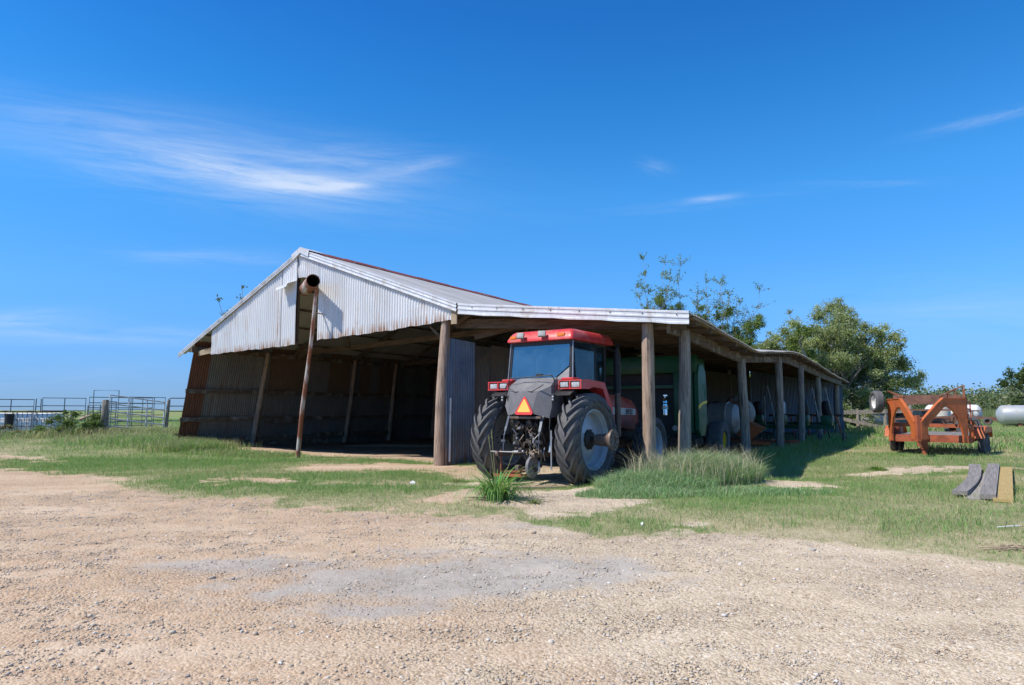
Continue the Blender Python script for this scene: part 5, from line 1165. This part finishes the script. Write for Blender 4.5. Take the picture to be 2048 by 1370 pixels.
# debris on the ground
def junk(name, x, y, fn, mat, label, cat, rz=0.):
    r = empty(name, (x, y, gzf(x, y)), rz, label, cat); m = MB(); fn(m); m.build(name + '_body', M[mat], r, 35); return r
junk('white_strip', 6.75, 8.85, lambda m: m.path([(-.45, .05, .03), (-.2, .02, .05), (.1, -.03, .03), (.42, -.05, .04)], .008, 6), 'white', 'crumpled white strip lying on the grass at the right', 'litter', .1)
junk('paper_scrap', -2.05, 13.95, lambda m: m.add([Vector(v) * Vector((1, 1, 1)).length * .03 + Vector((random.uniform(-.02, .02), random.uniform(-.02, .02), .03)) for v in ico()[0].tolist()], [tuple(f) for f in ico()[1].tolist()]), 'ibc', 'small pale crumpled scrap on the grass before the barn', 'litter')
junk('paper_scrap', 1.75, 8.55 + .6, lambda m: m.add([Vector(v) * .03 + Vector((random.uniform(-.02, .02), random.uniform(-.02, .02), .02)) for v in ico()[0].tolist()], [tuple(f) for f in ico()[1].tolist()]), 'ibc', 'tiny white scrap at the edge of the gravel on the right', 'litter')
junk('fallen_twigs', 5.55, 7.6, lambda m: [m.path([(random.uniform(-.3, .3), random.uniform(-.2, .2), .02), (random.uniform(-.1, .1), random.uniform(-.1, .1), .05), (random.uniform(-.35, .35), random.uniform(-.2, .2), .02)], .006, 5) for _ in range(12)], 'plank_pale', 'small heap of dry straw coloured twigs by the gravel edge', 'twigs')

# distant tanks
def hz_tank(x, y, r_, L, rz, mat, label, z=None, end=None, legs=True, cat='tank'):
    t_ = empty('storage_tank', (x, y, gzf(x, y)), rz, label, cat); z = z or r_ + .35
    MB().lathe([(.001, -L / 2 - r_ * .55), (r_ * .5, -L / 2 - r_ * .46), (r_ * .85, -L / 2 - r_ * .22), (r_, -L / 2), (r_, L / 2), (r_ * .85, L / 2 + r_ * .22), (r_ * .5, L / 2 + r_ * .46), (.001, L / 2 + r_ * .55)], (0, 0, z), n=32).build('tank_shell', M[mat], t_, 40)
    if legs:
        for k in (-1, 1): MB().box((k * L * .32, 0, (z - r_ * .8) / 2), (.3, r_ * 1.3, z - r_ * .75)).build('saddle', M['rust'], t_)
    m = MB(); m.tube((0, 0, z + r_ - .05), (0, 0, z + r_ + .18), .16, n=14); m.path([(-L * .35, -r_ * .9, z + .2), (-L * .1, -r_ * 1.02, z + .3), (.3, -r_ * .6, z + r_ * .85)], .03, 6); m.build('valve_pipe', M['rust_dark'], t_, True)
    return t_
hz_tank(49.6, 62.5, .95, 6.5, R(-22), 'tank_silver', 'long silver grey tank at the far right behind another tank', z=1.05)
hz_tank(48.0, 57.0, .78, 4.2, R(-18), 'tank_silver', 'paler shorter tank lying in front of the long silver tank', z=.85)
hz_tank(46.0, 70, .85, 4.2, R(-40), 'white', 'white tank with rusted end standing on a rusty trailer', z=1.25)
r_ = empty('rusty_cart', (46.8, 68.2, 0), R(-30), 'rusty red cart frame with side rails in front of the white tank', 'cart')
m = MB(); m.beam((-3.2, 0, .9), (3.2, 0, .7), .25, .22); m.beam((-3.2, 1.4, .9), (3.2, 1.4, .7), .25, .22); m.beam((-3, 0, 1.5), (1, 0, 1.5), .08, .08); m.beam((-3, 0, .9), (-3, 0, 1.9), .1, .1); m.beam((0, 0, .9), (0, 0, 1.5), .1, .1); m.beam((1.5, 0, .7), (4.2, .2, .1), .3, .3); m.build('cart_frame', M['brick_red'], r_)
plain_wheel(r_, (-1.2, -.2, .4), .4, .22, .2, 'rust_dark', axis='Y'); plain_wheel(r_, (1.2, -.2, .4), .4, .22, .2, 'rust_dark', axis='Y')
# old implement seen through the trailer
r_ = empty('old_implement', (24.6, 38.6, gzf(24.6, 38.6)), R(-35), 'old rusty red harvester with a black wheel standing beyond the trailer', 'farm machine')
m = MB(); m.box((-.6, .6, 2.15), (3.4, 1.0, .55)); m.beam((-2.4, 0, 1.55), (1.2, 0, 1.55), .1, .1); m.beam((-2.4, 0, 1.0), (1.0, 0, 1.2), .1, .1); m.beam((-2.3, 0, .3), (-2.3, 0, 2.1), .12, .12); m.beam((.9, .4, .5), (.9, .4, 2.0), .2, .2); m.box((1.0, .3, 1.0), (.7, .6, .7), .2); m.build('machine_body', M['brick_red'], r_)
plain_wheel(r_, (1.35, -.2, .62), .62, .34, .36, 'rust', axis='Y'); plain_wheel(r_, (.6, .9, .45), .45, .3, .2, 'rust_dark', axis='Y')
junk('pale_tank', 27.5, 50.5, lambda m: m.lathe([(.001, -1.6), (.35, -1.5), (.5, -1.2), (.5, 1.2), (.35, 1.5), (.001, 1.6)], (0, 0, .75), n=20), 'tank_grey', 'low pale grey tank half hidden in grass behind the trailer', 'tank', R(20))
junk('white_drum', 26.0, 40.5, lambda m: m.lathe([(.001, 0), (.4, 0), (.42, .1), (.42, .9), (.3, 1.0), (.001, 1.0)], (0, 0, 1.1), axis='Z', n=20), 'white', 'small white drum sitting on the old rusty harvester', 'drum')
# plank fence and rusty sheets beyond the shed
fe = empty('plank_fence', (26.6, 48.2, gzf(26.6, 48.2)), R(-20), 'weathered grey plank fence with a fallen rail beyond the barn', 'fence')
for x_ in (-1.6, .2, 1.75): MB().log((x_, 0, -.2), (x_ + .03, 0, 1.9 if x_ > 1 else 1.6), .13, .12, seed=int(x_ * 10) + 50).build('post', M['post_grey'], fe, 45)
MB().beam((-3.4, -.1, 1.35), (1.9, -.1, 1.5), .05, .28).build('rail', M['plank_x'] if 'plank_x' in M else M['post_grey'], fe); MB().beam((-3.2, -.3, 1.05), (1.2, -.5, -.0), .08, .25).build('rail', M['post_grey'], fe)
rs = empty('scrap_pile', (31.0, 54.5, gzf(31, 54.5)), R(-15), 'heap of rusty sheets and junk under the large tree', 'scrap')
rd = random.Random(3); m = MB()
for i in range(26): m.box((rd.uniform(-4.5, 4), rd.uniform(-1.5, 1.5), rd.uniform(.1, 1.3)), (rd.uniform(.5, 2.2), rd.uniform(.05, .5), rd.uniform(.4, 1.4)), Matrix.Rotation(rd.uniform(-1, 1), 3, 'Z') @ Matrix.Rotation(rd.uniform(-.3, .3), 3, 'Y'))
m.build('rusty_sheets', M['brick_red'], rs)
for i in range(10): m = MB(); m.box((rd.uniform(-5, 3), rd.uniform(-2, -1), rd.uniform(.1, 1.6)), (rd.uniform(.5, 1.6), rd.uniform(.05, .3), rd.uniform(.1, .5)), Matrix.Rotation(rd.uniform(-1, 1), 3, 'Z')); m.build('pale_board', M['plank_x'] if 'plank_x' in M else M['post_grey'], rs)

# ================================================================ LEFT SIDE: stockyard
def rail_panel(name, p0, p1, h, zs, mat, label, cat='livestock panel', group=None, mids=1, r_=.028, arch=0., z0=None, slope=0.):
    p0 = Vector((*p0, 0)); p1 = Vector((*p1, 0)); g0 = gzf(p0.x, p0.y); g1 = gzf(p1.x, p1.y); L = (p1 - p0).length
    e = empty(name, (p0.x, p0.y, g0), math.atan2(p1.y - p0.y, p1.x - p0.x), label, cat, group); dz = g1 - g0
    m = MB()
    if arch: m.path([(0, 0, .05), (0, 0, h - arch), (arch * .3, 0, h - arch * .3), (arch, 0, h), (L - arch, 0, h + dz), (L - arch * .3, 0, h + dz - arch * .3), (L, 0, h + dz - arch), (L, 0, dz + .05)], r_, 8)
    else: m.path([(0, 0, .05), (0, 0, h), (L, 0, h + dz + slope), (L, 0, dz + .05)], r_, 8)
    m.build('frame', M[mat], e, True)
    for z_ in zs:
        MB().tube((0, 0, z_), (L, 0, z_ + dz + slope), r_ * .85, n=8).build('rail', M[mat], e, True)
    for k in range(mids):
        x_ = L * (k + 1) / (mids + 1); MB().tube((x_, -.03, .1 + dz * (k + 1) / (mids + 1)), (x_, -.03, h + (dz + slope) * (k + 1) / (mids + 1)), r_ * .9, n=8).build('stile', M[mat], e, True)
    return e
def pd(px, D): return ((px - 1024) / 1334 * D, D)
rail_panel('farm_gate', pd(222, 31.5), pd(332, 33.5), 1.95, (1.55, 1.18, .84, .50, .24), 'gate_steel', 'sloping galvanised tube gate between the wooden post and the barn', 'gate', mids=2, r_=.038, slope=-.32)
def wpost(px, D, h, r_, label, dx=0., seed=0, mat='post_grey'):
    x, y = pd(px, D); e = empty('fence_post', (x, y, gzf(x, y)), 0, label, 'post'); MB().log((0, 0, -.2), (dx, 0, h), r_, r_ * .85, seed=seed).build('post_shaft', M[mat], e, 45); return e
wpost(212, 31.2, 1.72, .16, 'stout weathered grey gate post left of the tube gate', .06, 71)
wpost(337, 33.6, 1.75, .085, 'thin dark post at the right end of the tube gate', .08, 72)
wpost(148, 36, 1.15, .10, 'short leaning grey post in the bush beside the white containers', .02, 73)
e = empty('leaning_rail', (*pd(170, 32.2), gzf(*pd(170, 32.2))), 0, 'fallen wooden rail leaning on the stout gate post', 'rail'); MB().log((-.1, 0, .82), (1.05, -.8, 1.02), .07, .06, seed=74).build('log', M['post_wood'], e, 45); MB().log((.7, -.4, .0), (1.05, -.9, .6), .10, .07, seed=75).build('log', M['post_grey'], e, 45)
hz = (1.45, 1.15, .85, .58, .3)
rail_panel('stock_panel', pd(-70, 37), pd(72, 39), 1.85, hz, 'gate_dark', 'dark pipe panel behind the white containers at the left edge', mids=2, group=None)
rail_panel('stock_panel', pd(76, 39), pd(86, 39.5), 1.90, (1.45, .85), 'gate_dark', 'narrow dark pipe panel joining the two long left panels', mids=0)
rail_panel('stock_panel', pd(89, 39.5), pd(175, 41), 1.96, (1.5, 1.2, .9, .6, .3), 'gate_dark', 'dark pipe panel rising above the bush left of the gate post', mids=1)
rail_panel('stock_panel', pd(182, 42), pd(308, 45), 2.05, (1.7, 1.4, 1.1, .8, .5, .25), 'gate_dark', 'long dark panel seen through the tube gate, nearest of the yard', mids=2)
rail_panel('stock_panel', pd(216, 38), pd(236, 42), 1.75, (1.5, 1.25, 1.0, .75, .5, .25), 'gate_dark', 'short dark panel receding behind the stout gate post', mids=0)
rail_panel('stock_panel', pd(240, 46), pd(333, 49), 2.15, (1.7, 1.3, .9, .5), 'gate_dark', 'farther dark panel seen through the tube gate', mids=3)
rail_panel('stock_panel', pd(180, 36.5), pd(205, 34), 1.50, (1.3, 1.1, .9, .6, .3), 'gate_dark', 'low many-railed dark panel just left of the stout post', mids=1)
rail_panel('stock_panel', pd(338, 34.5), pd(420, 35.5), 1.86, (1.45, 1.18, .70, .32), 'gate_dark', 'round cornered dark panel running behind the barn corner', mids=0, arch=.18)
rail_panel('chute_arch', pd(190, 46), pd(240, 47), 2.6, (), 'gate_dark', 'tall thin pipe arch rising above the stock panels', 'pipe arch', mids=0, r_=.03)
for k, (a_, b_, D) in enumerate([(-28, 31, 33), (32, 70, 33.2), (71, 110, 33.4)]):
    lab = ['white tank container cut by the left edge of the photograph', 'middle white tank container in a dark cage', 'white tank container in a dark cage beside the bush'][k]
    x0, y0 = pd(a_, D); x1, y1 = pd(b_, D); Lc = x1 - x0 - .04; e = empty('tank_container', (x0, y0, gzf(x0, y0) - .05), R(2), lab, 'tank container', 'caged white tank containers at the left')
    MB().box((Lc / 2, .5, .66), (Lc - .06, .95, 1.0), b=.07).build('plastic_tank', M['ibc'], e, 35)
    m = MB()
    for i in range(5): m.tube((Lc * i / 4, -.01, .1), (Lc * i / 4, -.01, 1.22), .012, n=6); m.tube((Lc * i / 4, 1.02, .1), (Lc * i / 4, 1.02, 1.22), .012, n=6)
    for z_ in (.2, .5, .82, 1.2): m.tube((0, -.02, z_), (Lc, -.02, z_), .012, n=6)
    m.beam((0, -.02, 1.22), (Lc, -.02, 1.22), .05, .05); m.beam((0, 1.0, 1.22), (Lc, 1.0, 1.22), .05, .05); m.beam((Lc, 0, 1.22), (Lc, 1, 1.22), .05, .05); m.beam((0, -.02, .1), (Lc, -.02, .1), .06, .08)
    m.build('cage', M['rust_dark'], e)
    MB().lathe([(.001, 1.2), (.12, 1.2), (.12, 1.26), (.001, 1.27)], (Lc / 2, .5, 0), axis='Z', n=16).build('lid', M['black'], e)
junk('black_bucket', *pd(25, 32.2), lambda m: m.lathe([(.001, .5), (.17, .5), (.2, 1.05), (.21, 1.06), (.18, 1.06)], axis='Z', n=18), 'black', 'dark bucket in the weeds before the white containers', 'bucket')

# ================================================================ TREES AND SHRUBS
def leaves(name, centres, radii, n, size, pal, parent, sd=0, flat=.75, clusterw=None):
    rg = np.random.default_rng(sd); cs_ = np.array(centres, float); rr = np.array(radii, float); wgt = rr ** 2.2 if clusterw is None else clusterw; idx = rg.choice(len(cs_), n, p=wgt / wgt.sum())
    d = rg.normal(size=(n, 3)); d /= np.linalg.norm(d, axis=1)[:, None]; r = np.minimum(np.abs(rg.normal(size=n)) * .75, 1.35)
    p = cs_[idx] + d * (rr[idx] * r)[:, None] * np.array([1, 1, flat])
    s = size * (.6 + .8 * rg.random(n)); u = rg.normal(size=(n, 3)); u /= np.linalg.norm(u, axis=1)[:, None]; v = np.cross(u, rg.normal(size=(n, 3))); v /= np.linalg.norm(v, axis=1)[:, None]
    u = u * s[:, None]; v = v * s[:, None] * .5
    V_ = np.stack([p - u, p + v, p + u, p - v], 1).reshape(-1, 3); F_ = np.arange(n * 4).reshape(-1, 4)
    pl_ = np.array(pal); tone = (.75 + .5 * rg.random(len(cs_)))[idx]; c = pl_[rg.integers(0, len(pl_), n)] * (.75 + .5 * rg.random((n, 1))) * tone[:, None]
    return npmesh(name, V_, F_, M['leaf'], np.repeat(c, 4, 0), parent=parent)
def limb(m, p0, p1, r0, r1, rd, sag=.15, n=6, seg=5):
    p0 = Vector(p0); p1 = Vector(p1); L = (p1 - p0).length; o_ = Vector((rd.uniform(-1, 1), rd.uniform(-1, 1), rd.uniform(.2, 1))) * L * sag; pts = []; rs = []
    for i in range(seg + 1):
        q = i / seg; pts.append(p0.lerp(p1, q) + o_ * math.sin(q * math.pi) + Vector((rd.uniform(-1, 1), rd.uniform(-1, 1), rd.uniform(-1, 1))) * L * .02); rs.append(r0 + (r1 - r0) * q)
    m.path(pts, r0, n, rs=rs); return pts
def tree(name, x, y, label, lumps, n, size, pal, tr=.25, fork=2.0, sd=1, twigs=3, cat='tree', branchvis=1., sub=5):
    """lumps: (dx, dy, z, r) foliage masses, each carried by a limb and broken up into smaller sprays"""
    rd = random.Random(sd); z0 = gzf(x, y) - .1; e = empty(name, (x, y, z0), 0, label, cat); m = MB(); cs_ = []; rr = []
    tk = limb(m, (0, 0, -.2), (rd.uniform(-.3, .3), rd.uniform(-.3, .3), fork), tr, tr * .75, rd, .05, 10)
    for dx, dy, z, r in lumps:
        st = tk[-1] if z > fork else tk[3]
        p = limb(m, st, (dx, dy, z - r * .3), tr * .5 * branchvis, tr * .16, rd, .12)
        for k in range(sub):
            a = Vector((rd.gauss(0, 1), rd.gauss(0, 1), rd.gauss(0, .8))); a.normalize(); q = Vector((dx, dy, z)) + a * r * rd.uniform(.45, 1.0); s0 = p[rd.randint(2, 5)]
            pp = limb(m, s0, q, tr * .18 * branchvis, tr * .04, rd, .12, 5, 4); cs_.append(tuple(q)); rr.append(r * rd.uniform(.28, .55))
            for j in range(twigs):
                b_ = q + Vector((rd.gauss(0, 1), rd.gauss(0, 1), rd.gauss(.3, 1))).normalized() * r * rd.uniform(.2, .55); limb(m, pp[rd.randint(2, 4)], b_, tr * .05, tr * .02, rd, .1, 4, 3); cs_.append(tuple(b_)); rr.append(r * rd.uniform(.10, .28))
    m.build('trunk', M['trunk'], e, True); leaves('crown', cs_, rr, n, size, pal, e, sd); return e
G1 = [(.34, .41, .14), (.41, .47, .17), (.28, .34, .12), (.43, .45, .24), (.35, .40, .16), (.46, .50, .36)]
G2 = [(.15, .24, .06), (.21, .31, .08), (.30, .35, .09), (.11, .17, .05)]
# large spreading tree at the end of the barn
rd = random.Random(21); lum = []
for i in range(62):
    a = rd.uniform(0, 6.28); q = math.sqrt(rd.random()); xx = q * math.cos(a) * 5.2; yy_ = q * math.sin(a) * 3.6
    top_ = 9.6 - .085 * (xx + .3) ** 2 - .06 * yy_ ** 2 + .8 * math.sin(xx * 1.1 + 1); z_ = rd.uniform(1.6, top_ - .9); lum.append((xx, yy_, z_, rd.uniform(1.1, 1.7)))
tree('oak_tree', 26.3, 53.5, 'large dense green tree with pale branches rising behind the end of the barn', lum, 260000, .068, G1, .34, 1.8, 5, 2, branchvis=.55)
lum = [(rd.uniform(-3.4, 1.0), rd.uniform(-2, 2), rd.uniform(3.5, 7.3), rd.uniform(.8, 1.3)) for _ in range(12)]
tree('oak_tree', 21.8, 50.5, 'lighter green tree crown just above the far end of the barn roof', lum, 60000, .066, G2, .22, 2.2, 6, 2)
# thin seeding shrubs poking above the lean-to roof
def wispy(name, x, y, label, stems, n, size, pal, sd, spread, cat='tree', S=1.0):
    x *= S; y *= S; stems = [(a * S, b * S, (h - 1.55) * S + 1.55) for a, b, h in stems]; spread *= S; size *= S
    rd = random.Random(sd); z0 = gzf(x, y) - .1; e = empty(name, (x, y, z0), 0, label, cat); m = MB(); cs_ = []; rr = []
    for (dx, dy, h) in stems:
        p = limb(m, (rd.uniform(-.2, .2), rd.uniform(-.2, .2), 0), (dx, dy, h), .05, .010, rd, .05, 6, 9)
        for k in range(4, 10):
            q = p[k]; cs_.append(tuple(q)); rr.append(spread * .45 * rd.uniform(.4, 1.) * (1.4 - k / 10))
            for j in range(5):
                d_ = Vector((rd.gauss(0, 1), rd.gauss(0, 1), rd.uniform(.1, 1.6))).normalized() * spread * rd.uniform(.6, 1.9) * (1.5 - k / 10); t_ = q + d_; limb(m, q, t_, .014, .004, rd, .1, 4, 3)
                for s_ in (.4, .7, 1.): cs_.append(tuple(q + d_ * s_)); rr.append(spread * .2)
    m.build('stems', M['trunk'], e, True); leaves('foliage', cs_, rr, n, size, pal, e, sd, 1.0, np.array(rr) ** 1.3); return e
D = 33.
def sx_(px, D): return (px - 1024) / 1334 * D
wispy('sapling', sx_(1325, D), D, 'thin wand-like sapling, tallest of the growth above the lean-to roof', [(sx_(1287, D) - sx_(1325, D), 0, 9.35), (sx_(1340, D) - sx_(1325, D), .4, 9.2), (sx_(1365, D) - sx_(1325, D), -.2, 8.8), (.1, .1, 7.6), (-.7, .3, 7.4), (-1.1, 0, 7.9), (.6, .3, 7.2), (-.3, -.3, 7.0), (.3, -.4, 8.2)], 9000, .034, G2, 31, .55, S=1.75)
rd = random.Random(61); lum = [(rd.uniform(-2.3, 2.0), rd.uniform(-1, 1), rd.uniform(7.5, 12.2), rd.uniform(.5, .9)) for _ in range(13)]
tree('leggy_tree', 13.3, 57.5, 'loose upright tree with many bare stems, first behind the lean-to roof', lum, 17000, .05, G2, .14, 4., 14, 3, branchvis=.8, sub=7)
wispy('sapling', sx_(1440, D), D, 'sparse sapling whose outer sprig reaches furthest right above the lean-to roof', [(-.9, 0, 7.5), (-.4, .3, 7.9), (.1, -.3, 7.7), (.6, .2, 7.3), (1.2, 0, 7.0), (sx_(1530, D) - sx_(1440, D), .1, 7.45), (1.0, .3, 6.4), (-1.2, -.3, 6.8), (.3, .5, 8.1), (1.3, -.2, 6.0)], 8000, .034, G2, 32, .62, S=1.75)
lum = [(rd.uniform(-3.0, 2.9), rd.uniform(-1.5, 1.5), rd.uniform(5.5, 10.4), rd.uniform(.7, 1.15)) for _ in range(24)]
tree('leggy_tree', 18.2, 58.5, 'rounded loose green tree between the bare stemmed tree and the large dense tree', lum, 80000, .055, G2, .16, 3.5, 15, 3, branchvis=.8, sub=6)
D = 40.
wispy('sapling', sx_(1565, D), D, 'single thin sprig rising above the roof left of the large tree', [(sx_(1582, D) - sx_(1565, D), 0, 7.5), (-.3, .2, 5.7), (.6, 0, 5.8), (-.9, 0, 5.2)], 7000, .034, G1, 33, .4, S=1.4)
D = 36.
wispy('sapling', sx_(455, D), D, 'small sprigs of leaves showing over the left slope of the roof', [(sx_(432, D) - sx_(455, D), 0, 7.2), (sx_(458, D) - sx_(455, D), .3, 7.0), (sx_(482, D) - sx_(455, D), 0, 7.95), (sx_(470, D) - sx_(455, D), .3, 7.3)], 520, .06, [(.05, .08, .03), (.08, .11, .04)], 34, .34)
# bushes at left
def bush(x, y, w_, h, n, size, pal, label, sd, cat='bush', name='bush'):
    rd = random.Random(sd); e = empty(name, (x, y, gzf(x, y) - .05), 0, label, cat); cs_ = []; rr = []; m = MB()
    for i in range(26):
        a = rd.uniform(0, 6.28); q = math.sqrt(rd.random()); z_ = rd.uniform(.1, 1) * h * (1 - .6 * q * q); p = (q * math.cos(a) * w_, q * math.sin(a) * w_ * .6, z_); cs_.append(p); rr.append(rd.uniform(.12, .3) * h * .8); limb(m, (p[0] * .3, p[1] * .3, 0), p, .02, .005, rd, .1, 4, 3)
    m.build('stems', M['trunk'], e, True); leaves('foliage', cs_, rr, n, size, pal, e, sd); return e
bush(*pd(150, 30.8), 1.35, 1.5, 9000, .05, [(.07, .14, .035), (.10, .18, .05), (.16, .20, .08)], 'leafy green bush between the white containers and the gate post', 41)
bush(*pd(195, 30.5), .75, .55, 1600, .045, [(.13, .12, .06), (.22, .16, .10), (.10, .13, .05)], 'low brownish brush at the foot of the stout gate post', 42)
bush(*pd(15, 30.5), .9, .75, 1800, .045, [(.20, .12, .10), (.15, .11, .08), (.12, .14, .06)], 'reddish brown weeds before the white container at the left edge', 43)
bush(*pd(70, 30.5), .9, .4, 1500, .045, [(.10, .17, .05), (.14, .20, .08)], 'low green weeds in front of the white containers', 44)
bush(*pd(362, 27.5), .35, .45, 500, .035, [(.20, .16, .10), (.14, .16, .07)], 'small dry weed at the front left corner of the barn', 45)
bush(29.0, 44.5, 1.6, .6, 2500, .07, [(.24, .25, .14), (.18, .22, .09)], 'pale weeds growing left of the orange trailer', 46)
# far tree line, one mass
rg = np.random.default_rng(77); cs_ = []; rr = []
for i in range(260):
    q = rg.random(); px_ = 1825 + q * 520; Dd = 120 + rg.random() * 40 - 30 * q; hh = np.interp(px_, [1825, 1870, 1900, 1930, 1990, 2060, 2300], [5.9, 4.7, 5.0, 3.9, 4.9, 5.8, 7]) * (.75 + .4 * rg.random())
    x_ = (px_ - 1024) / 1334 * Dd
    for k in range(3): cs_.append((x_ + rg.normal(0, 2), Dd + rg.normal(0, 2), hh * (.25 + .3 * k))); rr.append(2.0 * (.6 + .6 * rg.random()))
for i in range(60):
    px_ = rg.uniform(1480, 1850); Dd = rg.uniform(110, 140); x_ = (px_ - 1024) / 1334 * Dd; cs_.append((x_, Dd, rg.uniform(1, 4))); rr.append(2.2)
o_ = leaves('tree_line', cs_, rr, 60000, .30, [(.18, .23, .11), (.24, .28, .14), (.15, .20, .11), (.29, .31, .19)], None, 5); tag(o_, 'far line of low grey green trees along the right horizon', 'tree line', None, 'stuff')
lum = [(rd.uniform(-4, 4), rd.uniform(-2, 2), rd.uniform(3, 8.2), rd.uniform(1.2, 2.0)) for _ in range(16)]
tree('oak_tree', 79.5, 100, 'taller distant tree at the right edge above the silver tanks', lum, 16000, .17, [(.10, .15, .05), (.13, .18, .07), (.08, .12, .05)], .35, 2.5, 8, 2)
# reeds in front of the far tree line
rg = np.random.default_rng(5); n = 26000; x = rg.uniform(58, 110, n); y = rg.uniform(78, 112, n); h = .8 + 1.2 * rg.random(n); cst = np.array([[.26, .29, .13]]) * (.7 + .6 * rg.random((n, 1))) * np.array([[1, 1, 1]])
v_, f_, c_ = blades(x, y, h, .10 * (.5 + rg.random(n)), rg, .3, .4, cst, 1); o_ = npmesh('reeds', v_, f_, M['blade'], c_); tag(o_, 'band of tall pale grass before the far trees', 'tall grass', None, 'stuff')
